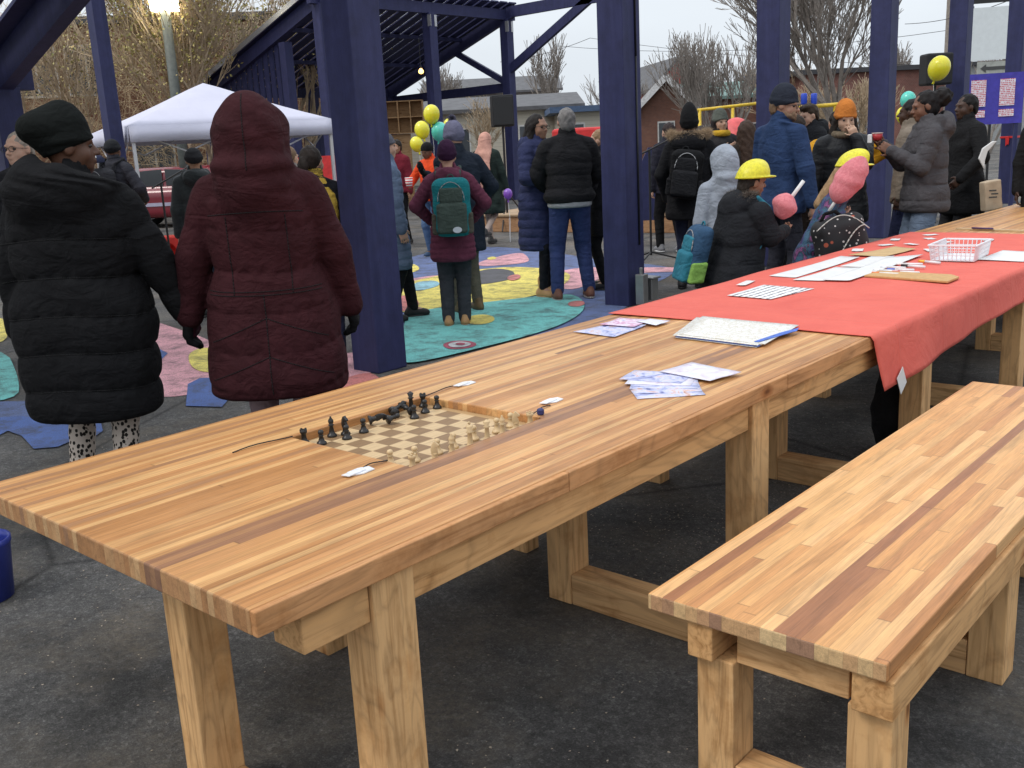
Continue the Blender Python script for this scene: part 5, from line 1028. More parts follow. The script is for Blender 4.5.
mb.prism([(p[0], p[2]) for p in pts], -.01, .01, Matrix.Rotation(R_(90), 4, 'X')); o = mb.build('rolled_paper', PAPER, bevel=.006, loc=tuple(tp)); o.rotation_euler = (0, 0, R_(41.7)); tag(o, 'curled white paper tucked under the arm of the long black coat', 'paper')
BB = Person(1052, 112, 8.8, 150, 'person in dark clothes cut off by the right frame edge', hat=0, sk=DARK, h=1.7); BB.legs(BLACK); BB.shoes(); BB.coat((.012, .012, .013), .7, puff=.003); BB.hair((.01, .01, .01), 'short')
HC = at(409, 182, 13.5); cup = empty('striped_cup', tuple(HC), 0, 'red striped cup held out beside the orange jacket', 'cup'); mb = MB(); mb.lathe([(.04, -.07), (.055, .06), (.05, .06), (.001, .05)], 16); t = NT('stripes'); X, Y, Z = t.sep(); s_ = t.math('LESS_THAN', t.math('FRACT', t.math('MULTIPLY', Z, 28.)), .5); mb.build('cup_body', t.fin(t.mix(s_, (.7, .68, .66), (.5, .03, .04)), .5), cup, True)
# ---------------------------------------------------------------- middle distance
def frame_at(px, py, depth, z=0.0):
    p = at(px, py, depth); return (p[0], p[1], z)
VW = R_(41.7)      # things square to the view keep this heading
# white pop-up tent
TW = plain('tent_fabric', (.50, .50, .60), .6, .05, scale=3, bump=.3, bs=4, bd=.03)
tc = at(205, 100, 15.5); tent = empty('canopy_tent', (tc[0], tc[1], 0), R_(-17.3), 'white pop-up canopy tent behind the two long coats', 'tent')
hs_, ez, az = 1.5, 2.02, 2.68
mb = MB(); n_ = 8
def tq(u, v):     # canopy sheet height over the square, sagging between the hips
    m = max(abs(u), abs(v)); return az-(az-ez)*m**1.15-.05*math.sin(math.pi*m)*(1-abs(abs(u)-abs(v)))
V = [(hs_*(2*i/16-1), hs_*(2*j/16-1), tq(2*i/16-1, 2*j/16-1)) for j in range(17) for i in range(17)]; mb.add(V, [(j*17+i, j*17+i+1, j*17+i+18, j*17+i+17) for j in range(16) for i in range(16)])
ob = mb.build('canopy', TW, tent, True); s = ob.modifiers.new('s', 'SOLIDIFY'); s.thickness = .004
mb = MB()
for a in range(4):
    M = Matrix.Rotation(a*math.pi/2, 4, 'Z'); k = 20
    V = []; 
    for i in range(k+1):
        x = -hs_+2*hs_*i/k; w_ = .012*math.sin(i*1.1); V += [(x, hs_+.004+w_*0, ez), (x, hs_+.02+w_, ez-.22)]
    mb.add(V, [(2*i, 2*i+2, 2*i+3, 2*i+1) for i in range(k)], M)
ob = mb.build('valance', TW, tent, True); s = ob.modifiers.new('s', 'SOLIDIFY'); s.thickness = .004
TL = plain('tent_leg_metal', (.55, .55, .57), .4, .05, Metallic=.5)
for a in (-1, 1):
    for b in (-1, 1): mb = MB(); mb.box((a*(hs_-.05)-.022, b*(hs_-.05)-.022, 0), (a*(hs_-.05)+.022, b*(hs_-.05)+.022, ez-.02)); mb.build('leg', TL, tent)
mb = MB()
for a in range(4):
    M = Matrix.Rotation(a*math.pi/2, 4, 'Z'); 
    p = [Vector((-hs_+.08+(2*hs_-.16)*i/4, hs_-.06, ez-.08-(.3 if i % 2 else 0))) for i in range(5)]
    for i in range(4): mb.tube(M @ p[i], M @ p[i+1], .012, n=5)
mb.build('truss', TL, tent)
# red car parked behind the tent
cc = gz(186, 229); cd = at(186, 190, 24.0); car = empty('parked_car', (cd[0], cd[1], 0), VW-R_(8), 'dark red car parked beneath the tent edge behind the crowd', 'car')
CRED = plain('car_paint', (.16, .012, .022), .25, .05, bump=0, Coat_Weight=.6); GL = plain('car_glass', (.03, .035, .04), .08, 0, bump=0, spec=.8); TY = plain('tyre', (.018, .018, .018), .8)
g = G((-2.35, -.95, .1), (2.35, .95, 1.6), .035)
g.box((0, 0, .58), (2.2, .86, .34), .16); g.box((-.15, 0, 1.05), (1.25, .72, .36), .24, None, .12); g.box((1.55, 0, .80), (.7, .8, .14), .1, None, .1)
for x in (-1.35, 1.38):
    for sgn in (-1, 1): g.ell((x, sgn*.86, .34), (.39, .22, .39), 0, 's')
V, F = g.mesh(); link('body', npmesh('body', V, F), CRED, car, True)
for sgn in (-1, 1):
    for a in ([(-1.25, .98), (-.95, 1.33), (-.2, 1.36), (-.2, .98)], [(-.12, .98), (-.12, 1.36), (.55, 1.32), (.98, .98)]):
        mb = MB(); mb.prism(a, sgn*.74-.012 if sgn > 0 else -.735, sgn*.74+.0 if sgn > 0 else -.715, Matrix.Rotation(R_(90), 4, 'X')) ; mb.build('side_window', GL, car)
for x in (-1.35, 1.38):
    for sgn in (-1, 1):
        mb = MB(); M = Matrix.Translation((x, sgn*.80, .33)) @ Matrix.Rotation(R_(90), 4, 'X'); mb.lathe([(.2, -.1), (.32, -.1), (.34, -.06), (.34, .06), (.32, .1), (.2, .1)], 24, M); wh = mb.build('wheel', TY, car, True)
        mb = MB(); mb.lathe([(.19, -.105), (.2, .105), (.05, .11)], 16, M); mb.build('rim', plain('rim', (.4, .4, .42), .3, .1, Metallic=.8), wh)
for sgn in (-1, 1): mb = MB(); mb.box((-1.9, sgn*.865-.01, .52), (1.9, sgn*.865+.01, .60)); mb.build('side_reflection', plain('reflection_grey', (.35, .33, .42), .3, .1), car)  # pale strip painted in for light reflected on the lower doors
# red hollow block, microphone stands, stage
cr = gz(166, 267); RB = plain('red_plastic', (.52, .025, .018), .45, .15)
blk = empty('red_block', (cr[0], cr[1], 0), VW+R_(32), 'red plastic play block with round holes beside the dark olive jacket', 'block')
g = G((-.26, -.26, -.03), (.26, .26, .50), .010); g.box((0, 0, .225), (.22, .22, .225), .015)
for R in (((1, 0, 0), (0, 1, 0)), ): pass
g.ell((-.0, -.22, .22), (.13, .16, .14), 0, 's'); g.ell((.22, 0, .22), (.16, .13, .14), 0, 's'); g.ell((-.22, 0, .22), (.16, .13, .14), 0, 's'); g.ell((0, .22, .22), (.13, .16, .14), 0, 's')
V, F = g.mesh(); link('hollow_body', npmesh('hollow_body', V, F), RB, blk, True)
MK = plain('stand_black', (.015, .015, .016), .45, 0, bump=0)
def micstand(px, py, depth, h, label, boom=.5, bdir=1):
    p = at(px, py, depth); r_ = empty('microphone_stand', (p[0], p[1], 0), VW, label, 'microphone stand')
    mb = MB(); mb.tube((0, 0, .06), (0, 0, h), .014); mb.build('pole', MK, r_)
    for a in (0, 2.1, 4.2): mb = MB(); mb.tube((0, 0, .10), (.32*math.cos(a), .32*math.sin(a), .01), .011); mb.build('leg', MK, r_)
    mb = MB(); mb.tube((-.12*bdir, 0, h-.05), (boom*bdir, 0, h+.18), .010); b = mb.build('boom_arm', MK, r_)
    mb = MB(); mb.tube((boom*bdir, 0, h+.18), (boom*bdir+.12*bdir, 0, h+.22), .022, .028); mb.build('microphone', MK, b)
micstand(163, 200, 12.5, 1.25, 'thin black microphone stand in front of the red play block', .35)
micstand(650, 190, 12.3, 1.35, 'black microphone stand on the wooden stage edge', .4, 1)
s0, s1 = gz(505, 232), gz(668, 233); sd_ = np.array(s1-s0); ang_ = math.atan2(sd_[1], sd_[0]); SL = np.linalg.norm(sd_)
stg = empty('wooden_stage', tuple(s0), ang_, 'low raw wood stage platform beyond the painted ground', 'stage')
mb = MB(); mb.box((-.6, 0, 0), (SL+.3, 1.8, .27)); mb.build('fascia', lumber('stage_wood', (.36, .20, .105), 0), stg, bevel=.01)
mb = MB(); mb.box((-.62, -.03, .273), (SL+.32, 1.83, .31)); mb.build('deck', lumber('stage_deck', (.42, .30, .19), 0), stg, bevel=.005)
mb = MB(); mb.box((SL-.35, .5, .312), (SL+.2, .55, .80)); mb.build('plywood_panel', lumber('stage_panel', (.45, .33, .2), 0), stg)
bpn = at(651, 160, 14.5); mb = MB(); mb.box((-.14, -.03, 0), (.16, .03, .85)); mb.prism([(-.14, .85), (.16, .85), (.06, 1.05), (-.04, 1.05)], -.03, .03, Matrix.Rotation(R_(90), 4, 'X')); o = mb.build('stage_screen', NAVY, loc=(bpn[0], bpn[1], .31)); o.rotation_euler = (0, 0, VW); tag(o, 'dark blue panel standing on the stage beside the second blue post', 'panel')
# speakers
sp = at(502, 111, 17.5); spk = empty('loudspeaker', (sp[0], sp[1], sp[2]-.27), VW+R_(8), 'black box loudspeaker mounted up on a pole by the blue shelter post', 'speaker')
mb = MB(); mb.box((-.19, -.15, 0), (.19, .15, .54)); mb.build('cabinet', plain('speaker_black', (.012, .012, .013), .7), spk, bevel=.02); mb = MB(); mb.box((-.17, -.165, .03), (.17, -.152, .51)); mb.build('grille', plain('grille', (.018, .018, .019), .5, .3, scale=200), spk, bevel=.01)
st2 = empty('speaker_stand', (sp[0], sp[1], 0), VW, 'black tripod stand carrying the box loudspeaker', 'stand'); mb = MB(); mb.tube((0, 0, .1), (0, 0, sp[2]-.272), .02); mb.build('pole', MK, st2)
for a in (.3, 2.4, 4.5): mb = MB(); mb.tube((0, 0, .7), (.5*math.cos(a), .5*math.sin(a), .02), .014); mb.build('leg', MK, st2)
sp = at(936, 66, 15); s2_ = empty('loudspeaker', (sp[0], sp[1], sp[2]-.28), VW, 'black loudspeaker behind the yellow balloon between the right hand posts', 'speaker')
mb = MB(); mb.box((-.20, -.16, 0), (.20, .16, .46)); mb.build('cabinet', plain('speaker_black', (.012, .012, .013), .7), s2_, bevel=.03)
st3 = empty('speaker_stand', (sp[0], sp[1], 0), VW, 'black tripod stand under the loudspeaker at the right', 'stand'); mb = MB(); mb.tube((0, 0, .1), (0, 0, sp[2]-.285), .02); mb.build('pole', MK, st3)
for a in (.3, 2.4, 4.5): mb = MB(); mb.tube((0, 0, .7), (.5*math.cos(a), .5*math.sin(a), .02), .014); mb.build('leg', MK, st3)
# balloons
def balloon(px, py, depth, r, col, label, tilt=0, anchor=None):
    p = at(px, py, depth); o_ = empty('balloon', (p[0], p[1], p[2]-r), 0, label, 'balloon', 'party balloons')
    m = plain('balloon%s' % (col,), col, .22, .03, bump=0, spec=.6, Subsurface_Weight=.1)
    mb = MB(); pr = [(.001, -.02*1)]+[(.016, -.022), (.012, -.004)]+[(r*math.sin(t)*(.86+.14*math.sin(t/2)), r+.02-(r*1.15)*math.cos(t)+r*.12) for t in np.linspace(.12, math.pi-.02, 20)]
    mb.lathe(pr, 24, Matrix.Rotation(R_(tilt), 4, 'Y')); mb.build('skin', m, o_, True)
    mb = MB(); mb.path([(0, 0, -.02), (.02, 0, -.3), (-.01, .01, -.6), (0, 0, -p[2]+r+.45)], .003, 4); mb.build('string', PAPER, o_)
YB = (.72, .66, .03); TB = (.10, .58, .48)
balloon(431, 117, 14.6, .125, YB, 'top yellow balloon of the bunch near the teal backpack', 5); balloon(424, 132, 14.4, .115, YB, 'middle yellow balloon of the bunch near the teal backpack', -14); balloon(438, 134, 14.7, .125, TB, 'teal balloon in the bunch near the teal backpack', 12)
balloon(419, 146, 14.3, .10, YB, 'lowest yellow balloon behind the orange jacket', -20); balloon(447, 127, 15.2, .09, YB, 'small yellow balloon edge behind the teal balloon', 20)
balloon(934, 71, 12.3, .135, YB, 'large yellow balloon in front of the black loudspeaker', 20); balloon(908, 103, 12.6, .10, TB, 'teal balloon left of the dark hair puff', 0); balloon(905, 118, 12.4, .095, YB, 'lower yellow balloon beside the snack cup', -8)
balloon(508, 196, 14.5, .07, (.20, .07, .42), 'purple balloon low beside the navy quilted coat', 0)
# string bulb
lb_ = at(421, 71, 23.5); BU = empty('light_bulb', tuple(lb_), 0, 'glowing round bulb hanging under the slatted shelter roof', 'light bulb')
mb = MB(); mb.lathe([(.001, -.07), (.05, -.05), (.065, -.01), (.045, .03), (.02, .06), (.001, .061)], 16); mb.build('glass', emis('bulb_glow', (1., .55, .16), 3.5), BU, True); mb = MB(); mb.tube((0, 0, .062), (0, 0, .12), .022); mb.tube((0, 0, .12), (0, 0, .75), .006); mb.build('socket', MK, BU)
# street lamp
lp = at(164, 3, 22.5); LP = empty('street_lamp', (lp[0], lp[1], 0), VW, 'tall grey street lamp with lit head in front of the vine covered building', 'street lamp')
mb = MB(); mb.tube((0, 0, 0), (0, 0, 4.95), .13, .11, 12); mb.build('pole', plain('lamp_pole', (.10, .11, .10), .6, .3), LP, True)
mb = MB(); mb.box((-.3, -.2, 5.09), (.3, .2, 5.19)); h_ = mb.build('lamp_head', plain('lamp_pole', (.10, .11, .10), .6, .3), LP, bevel=.02); mb = MB(); mb.box((-.27, -.18, 4.86), (.27, .18, 5.085)); mb.build('lamp_glass', emis('lamp_glow', (1., .93, .68), 14.0), h_)
# playground rail, tubes, soft shapes
pr_ = at(728, 111, 21); PR = empty('playground_rail', (pr_[0], pr_[1], 0), VW, 'yellow painted playground rail behind the crowd', 'rail'); YP = plain('yellow_paint', (.62, .42, .03), .4)
mb = MB(); mb.tube((-.65, 0, pr_[2]+.05), (.9, 0, pr_[2]+.14), .032); mb.build('top_bar', YP, PR, True)
for x in (-.6, .1, .8): mb = MB(); mb.tube((x, 0, 0), (x, 0, pr_[2]+.06), .035); mb.build('upright', YP, PR, True)
for px, l in ((804, 'left one of two short bright blue tubes over the playground rail'), (814, 'right one of two short bright blue tubes over the playground rail')):
    p = at(px, 98, 20); o = empty('blue_tube', (p[0], p[1], p[2]-.13), 0, l, 'tube'); mb = MB(); mb.lathe([(.05, 0), (.062, .03), (.062, .20), (.05, .22)], 14); mb.build('tube_body', plain('tube_blue', (.02, .06, .45), .35), o, True); mb = MB(); mb.tube((0, 0, -p[2]+.13), (0, 0, 0), .03); mb.build('post', YP, o)
pp = at(818, 107, 20.1); PQ = empty('playground_rail', (pp[0], pp[1], 0), VW, 'short yellow rail end below the two blue tubes', 'rail'); mb = MB(); mb.tube((-.6, 0, pp[2]), (.4, 0, pp[2]+.03), .04); mb.build('top_bar', YP, PQ); mb = MB(); mb.tube((.35, 0, 0), (.35, 0, pp[2]), .04); mb.build('upright', YP, PQ)
def dome(px, py, depth, r, col, label, name='play_dome'):
    p = at(px, py, depth); g = G((-r*1.1, -r*1.1, -.05), (r*1.1, r*1.1, p[2]+.1), .05); g.ell((0, 0, p[2]*.45), (r, r, p[2]*.55)); g.all(lambda X, Y, Z: -Z+0*X+0*Y); V, F = g.mesh(); o = link(name, npmesh(name, V, F), plain('dome%s' % (col,), col, .5), None, True, loc=(p[0], p[1], 0)); return tag(o, label, 'play tent')
dome(736, 117, 15, .42, (.60, .09, .09), 'red rounded play tent behind the olive knitted hat')
dome(792, 117, 15, .55, (.08, .45, .36), 'mint green rounded play tent behind the bearded man')
rp = at(590, 150, 19); mb = MB(); mb.box((-.7, -.4, 0), (.75, .4, rp[2]+.42)); o = mb.build('red_booth', plain('booth_red', (.55, .03, .03), .5), bevel=.05, loc=(rp[0], rp[1], 0)); o.rotation_euler = (0, 0, VW); tag(o, 'plain red booth block behind the man in the black quilted jacket', 'booth')
rw = at(326, 165, 22); mb = MB(); mb.box((-.9, -.02, 0), (.6, .02, rw[2]+.2)); o = mb.build('red_play_panel', None or plain('booth_red', (.55, .03, .03), .5), loc=(rw[0], rw[1], 0)); o.rotation_euler = (0, 0, VW); tag(o, 'red panel fence under the picket wall beside the yellow vest', 'panel')
# sign boards at the right
bd = at(994, 33, 24); BD_ = empty('billboard', (bd[0], bd[1], 0), R_(30), 'blank pale grey hoarding between the last two blue posts', 'billboard')
mb = MB(); mb.box((-.62, -.04, bd[2]-.62), (.55, .04, bd[2]+.60)); mb.build('face', plain('board_pale', (.62, .66, .67), .5, .06), BD_); 
for x in (-.5, .45): mb = MB(); mb.tube((x, .07, 0), (x, .07, bd[2]+.65), .04); mb.build('post', plain('lamp_pole', (.10, .11, .10), .6, .3), BD_)
mb = MB(); mb.box((-.7, -.05, bd[2]+.70), (.8, .05, bd[2]+.80)); mb.build('top_bar', MK, BD_)
ar = at(994, 68, 22); AR = empty('arrow_sign', (ar[0], ar[1], 0), R_(35), 'pale sign with an arrow pointing left above the violet panels', 'sign'); mb = MB(); mb.box((-.36, -.02, ar[2]-.14), (.42, .02, ar[2]+.14)); mb.build('board', plain('sign_pale', (.34, .35, .32), .5), AR)
mb = MB(); M = Matrix.Rotation(R_(90), 4, 'X'); z = ar[2]; mb.prism([(-.30, z), (-.18, z+.09), (-.18, z+.035), (.34, z+.035), (.34, z-.035), (-.18, z-.035), (-.18, z-.09)], .022, .03, M); mb.build('arrow', plain('ink', (.06, .06, .06), .6, 0, bump=0), AR); mb = MB(); mb.tube((0, .05, 0), (0, .05, ar[2]+.14), .03); mb.build('post', MK, AR)
vp_ = at(991, 99, 17); VP_ = empty('information_board', (vp_[0], vp_[1], 0), R_(30), 'violet blue board with two panels of tiny white and red lines', 'board')
mb = MB(); mb.box((-.42, -.04, vp_[2]-.42), (.5, .04, vp_[2]+.42)); mb.build('frame', plain('violet_board', (.055, .045, .34), .4), VP_)
t = NT('text_lines'); X, Y, Z = t.sep(); f = t.math('LESS_THAN', t.math('FRACT', t.math('MULTIPLY', Z, 34.)), .62); n = t.ramp(t.noise(1, 2, .5, t.mapping((60, 1, 20))), [(.4, 0.), (.5, 1.)]); cL = t.mix(t.math('MULTIPLY', f, n), (.72, .72, .78), (.55, .10, .14)); TXM = t.fin(cL, .5)
for x in (-.22, .24): mb = MB(); mb.box((x-.12, -.055, vp_[2]-.12), (x+.12, -.042, vp_[2]+.32)); mb.build('text_panel', TXM, VP_); mb = MB(); mb.box((x-.12, -.055, vp_[2]-.30), (x+.12, -.042, vp_[2]-.18)); mb.build('text_panel', TXM, VP_)
for x in (-.35, .42): mb = MB(); mb.box((x-.03, -.03, 0), (x+.03, .03, vp_[2]-.421)); mb.build('post', NAVY, VP_)
# red ribbon on the last post
rb = at(1004, 148, 13.0); mb = MB(); rz_ = np.array(rb)
# ribbon is tied round the post at the height seen
PYr = PY[5]; py_ = PYr
zr = 1.16
mb.box((PX-.145, py_-.145, zr), (PX+.145, py_+.145, zr+.035)); mb.prism([(-.03, 0), (.04, .01), (.03, -.15), (.01, -.13), (-.02, -.17)], -.006, .006, Matrix.Translation((PX-.02, py_-.155, zr+.03)) @ Matrix.Rotation(R_(90), 4, 'X')); tag(mb.build('red_ribbon', plain('ribbon_red', (.55, .02, .02), .5), bevel=.004), 'red ribbon tied round the blue post at the right', 'ribbon')
# ---------------------------------------------------------------- buildings
def brick(name, c1, c2, mortar, scale=1.0):
    t = NT(name); n = t.n.new('ShaderNodeTexBrick'); t.L(t.mapping((1, 1, 1), rot=(R_(90), 0, 0)), n.inputs['Vector'])
    n.inputs['Color1'].default_value = (*c1, 1); n.inputs['Color2'].default_value = (*c2, 1); n.inputs['Mortar'].default_value = (*mortar, 1); n.inputs['Scale'].default_value = 4.2*scale; n.inputs['Mortar Size'].default_value = .015
    c = t.mix(1.0, n.outputs['Color'], t.ramp(t.noise(.5, 6, .7), [(.3, .7), (.7, 1.25)]), 'MULTIPLY'); return t.fin(c, .85, .2)
def building(px0, px1, pytop, depth, rz, label, wall, roofm, name='building', d=8, roof='flat', rh=1.2, wins=(), winm=None, pyref=100, over=.3, gable='y', trim=None, extra_h=0):
    a = at(px0, pyref, depth); b = at(px1, pyref, depth); top = at((px0+px1)/2, pytop, depth)[2]; c = (a+b)/2
    # width measured across the view, then turned by rz about its middle
    W = np.linalg.norm((b-a)[:2])/max(.3, math.cos(R_(rz))); r_ = empty(name, (c[0], c[1], 0), VW+R_(rz), label, 'building')
    mb = MB(); mb.box((-W/2, 0, 0), (W/2, d, top))
    if roof == 'gable_front': mb.add([(-W/2, 0, top), (W/2, 0, top), (0, 0, top+rh), (-W/2, d, top), (W/2, d, top), (0, d, top+rh)], [(0, 1, 2), (5, 4, 3)])
    if roof == 'gable_side': mb.add([(-W/2, 0, top), (-W/2, d, top), (-W/2, d/2, top+rh), (W/2, 0, top), (W/2, d, top), (W/2, d/2, top+rh)], [(0, 2, 1), (3, 4, 5)])
    mb.build('wall', wall, r_)
    mb = MB()
    if roof == 'flat': mb.box((-W/2-over, -over, top+.003), (W/2+over, d+over, top+.22))
    if roof == 'gable_side': 
        for y0, y1 in ((-over, d/2), (d+over, d/2)):
            mb.add([(-W/2-over, y0, top-over*.3), (W/2+over, y0, top-over*.3), (W/2+over, y1, top+rh+.03), (-W/2-over, y1, top+rh+.03), (-W/2-over, y0, top-over*.3+.16), (W/2+over, y0, top-over*.3+.16), (W/2+over, y1, top+rh+.19), (-W/2-over, y1, top+rh+.19)], [(0, 1, 2, 3), (7, 6, 5, 4), (0, 4, 5, 1), (1, 5, 6, 2), (3, 2, 6, 7), (0, 3, 7, 4)])
    if roof == 'gable_front':
        for s_ in (-1, 1):
            mb.add([(s_*(W/2+over), -over, top-.3), (0, -over, top+rh+.03), (0, d, top+rh+.03), (s_*(W/2+over), d, top-.3), (s_*(W/2+over), -over, top-.1), (0, -over, top+rh+.25), (0, d, top+rh+.25), (s_*(W/2+over), d, top-.1)], [(0, 1, 2, 3), (7, 6, 5, 4), (0, 4, 5, 1), (1, 5, 6, 2), (2, 6, 7, 3), (0, 3, 7, 4)])
    rf = mb.build('roof', roofm, r_)
    if trim and roof == 'gable_front':
        mb = MB()
        for s_ in (-1, 1): mb.beam((s_*(W/2+over), -over-.06, top-.2), (0, -over-.06, top+rh+.14), .06, .28)
        mb.build('verge_trim', trim, rf)
    for (u, z0, w_, h_) in wins:
        x = -W/2+u*W; mb = MB(); mb.box((x-w_/2, -.04, z0), (x+w_/2, .02, z0+h_)); wo = mb.build('window', plain('window_frame', (.6, .6, .58), .6), r_)
        for s_ in (0, 1): mb = MB(); mb.box((x-w_/2+.06+s_*(w_/2-.03), -.055, z0+.07), (x+(-.03 if not s_ else w_/2-.06), -.042, z0+h_-.07)); mb.build('pane', plain('pane', (.05, .06, .07), .12, .1, bump=0, spec=.7), wo)
    return r_, W, top
BR1 = brick('old_brick', (.30, .15, .09), (.24, .12, .08), (.30, .25, .19)); BR2 = brick('far_brick', (.24, .10, .08), (.19, .085, .07), (.25, .2, .17)); BR3 = brick('gable_brick', (.22, .10, .07), (.17, .08, .06), (.22, .18, .15)); RG = plain('roof_grey', (.10, .10, .105), .8, .3, scale=3); RGR = plain('roof_green', (.13, .21, .19), .7, .15, scale=2); RDK = plain('roof_dark', (.05, .05, .055), .8)
t = NT('cream_siding'); X, Y, Z = t.sep(); fz = t.math('FRACT', t.math('MULTIPLY', Z, 6.2)); c = t.mix(1.0, (.50, .47, .39), t.ramp(fz, [(0, .55), (.12, 1.), (1., .95)]), 'MULTIPLY'); SID = t.fin(c, .7)
bl, W_, tp_ = building(-330, 345, 30, 30, 10, 'long old brick building overgrown with bare vines at the left', BR1, RG, 'brick_building', 10, over=.25, pyref=120, wins=[(.40, 3.6, 1.2, 1.5), (.55, 3.6, 1.2, 1.5), (.62, 3.6, 1.2, 1.5), (.70, 1.0, 1.2, 1.6)])
building(330, 578, 112, 42, 0, 'low cream sided building with a dark eave behind the speaker', SID, RG, 'sided_building', 8, 'gable_side', .55, wins=[(.52, 1.2, .9, 1.1), (.80, 1.2, .9, 1.1), (.2, 1.2, 1.2, 1.1)], pyref=120)
building(560, 604, 112, 38, 0, 'second cream building with blue edged roof left of the tall blue post', SID, plain('blue_trim', (.06, .10, .18), .6), 'sided_building', 7, wins=[(.3, 1.0, .9, 1.2)], pyref=120, over=.4)
building(425, 560, 93, 75, 0, 'distant grey roofed house row above the cream building', plain('far_wall', (.22, .21, .20), .8), RG, 'distant_house', 10, 'gable_side', 1.2, pyref=120)
building(640, 692, 106, 46, -6, 'brown brick house with white edged gable', BR3, RG, 'gable_house', 9, 'gable_front', 1.15, trim=plain('trim_white', (.6, .6, .6), .6), wins=[(.5, 1.0, .8, 1.2)], pyref=110)
building(655, 700, 86, 62, 8, 'taller red gabled house behind the brown brick house', plain('red_gable', (.42, .10, .08), .8, .2), RG, 'gable_house', 9, 'gable_front', 1.5, pyref=100)
building(686, 775, 97, 52, 0, 'long building with pale green metal roof beyond the bare tree', BR3, RGR, 'green_roof_building', 7, 'gable_side', .75, pyref=100, wins=[(.3, .8, 1., 1.2), (.7, .8, 1., 1.2)])
building(800, 950, 72, 48, 5, 'flat roofed reddish brick building at the right', BR2, RDK, 'brick_building', 12, pyref=100, wins=[(.15, 1.2, 1., 1.3), (.45, 1.2, 1., 1.3)])
building(955, 1150, 62, 60, 0, 'distant grey block behind the sign boards at the right', plain('far_wall2', (.30, .31, .31), .8), RDK, 'distant_building', 10, pyref=100)
building(760, 812, 88, 65, 0, 'small distant brown house between the posts', BR3, RG, 'distant_house', 8, 'gable_side', 1.0, pyref=100)
aw = at(150, 160, 28.4); mb = MB(); mb.add([(-1.9, 0, 1.25), (1.6, 0, 1.25), (1.6, 1.3, 1.85), (-1.9, 1.3, 1.85), (-1.9, 0, 1.31), (1.6, 0, 1.31), (1.6, 1.3, 1.91), (-1.9, 1.3, 1.91)], [(3, 2, 1, 0), (4, 5, 6, 7), (0, 1, 5, 4), (1, 2, 6, 5), (2, 3, 7, 6), (3, 0, 4, 7)])
# ---------------------------------------------------------------- bare trees
def branches(mb, tips, p, d, L, r, depth, rng, spread=.5, up=.15, kids=(2, 4), n=5, wig=.12, minr=.006):
    steps = 3; q = Vector(p); dd = Vector(d).normalized()
    for i in range(steps):
        dd = (dd+Vector((rng.uniform(-1, 1), rng.uniform(-1, 1), rng.uniform(-1, 1)))*wig+Vector((0, 0, up*.25))).normalized(); q2 = q+dd*L/steps; r2 = r*(1-.28*(i+1)/steps)
        mb.tube(q, q2, max(r*(1-.28*i/steps), minr), max(r2, minr), n if r > .03 else 3, cap=False); q = q2
        if depth > 0 and i < steps-1 and rng.random() < .75:
            sd = (dd+Vector((rng.uniform(-1, 1), rng.uniform(-1, 1), rng.uniform(-.4, 1)))*spread*1.5).normalized(); branches(mb, tips, q, sd, L*.62, r2*.5, depth-1, rng, spread, up, kids, n, wig, minr)
    if depth <= 0: tips.append(q.copy()); return
    for k in range(rng.randint(*kids)):
        sd = (dd+Vector((rng.uniform(-1, 1), rng.uniform(-1, 1), rng.uniform(-.5, 1)))*spread).normalized(); branches(mb, tips, q, sd, L*rng.uniform(.62, .85), r*.62, depth-1, rng, spread, up, kids, n, wig, minr)
BK1 = plain('bark_grey', (.24, .21, .185), .9, .3, scale=8); BK2 = plain('bark_tan', (.40, .31, .21), .9, .3, scale=8)
def tree(px, py_, depth, H, label, stems=1, lev=5, r=.14, spread=.5, seed=1, bark=BK1, leaves=None, nleaf=0, name='bare_tree', lean=0, minr=.009, sw=.3, wig=.12, kids=(2, 3), up=.15):
    rng = random.Random(seed); p = at(px, py_, depth); o = empty(name, (p[0], p[1], 0), 0, label, 'tree'); tr = MB(); cr_ = MB(); tips = []
    for s_ in range(stems):
        a = rng.uniform(0, 6.28); d = Vector((math.cos(a)*sw*(stems > 1)+lean*.75, math.sin(a)*sw*(stems > 1)+lean*.65, 1)).normalized(); q = Vector((math.cos(a)*.15*(stems > 1), math.sin(a)*.15*(stems > 1), -.05)); L = H*.34
        e = q+d*L*.85; tr.tube(q, q+(e-q)*.5, r, r*.85, 9, cap=False); tr.tube(q+(e-q)*.5, e, r*.85, r*.7, 9, cap=False)
        for k in range(rng.randint(3, 4)):
            sd = (d+Vector((rng.uniform(-1, 1), rng.uniform(-1, 1), rng.uniform(-.2, .8)))*spread).normalized(); branches(cr_, tips, q+(e-q)*rng.uniform(.7, 1), sd, H*.25, r*.55, lev-1, rng, spread, up, kids, 5, wig, minr)
    tr.build('trunk', bark, o, True); cr_.build('crown', bark, o)
    if nleaf:
        lv = MB()
        for i in range(nleaf):
            t_ = rng.choice(tips)+Vector((rng.gauss(0, .22), rng.gauss(0, .22), rng.gauss(0, .2))); a = Vector((rng.uniform(-1, 1), rng.uniform(-1, 1), rng.uniform(-1, 1))).normalized()*rng.uniform(.025, .05); b = a.orthogonal().normalized()*a.length*.6
            lv.add([t_-a, t_+b, t_+a, t_-b], [(0, 1, 2, 3)])
        lv.build('leaves', leaves, o)
    return o
LV = NT('autumn_leaves'); _o = LV.ramp(LV.noise(2.5, 3), [(.3, (.18, .20, .05)), (.5, (.34, .29, .09)), (.7, (.46, .34, .14))]); LV = LV.fin(_o, .6)
tree(548, 110, 55, 7.2, 'fuzzy bare tree in the gap right of the shelter corner', 1, 5, .17, .42, 3, minr=.014, kids=(2, 3))
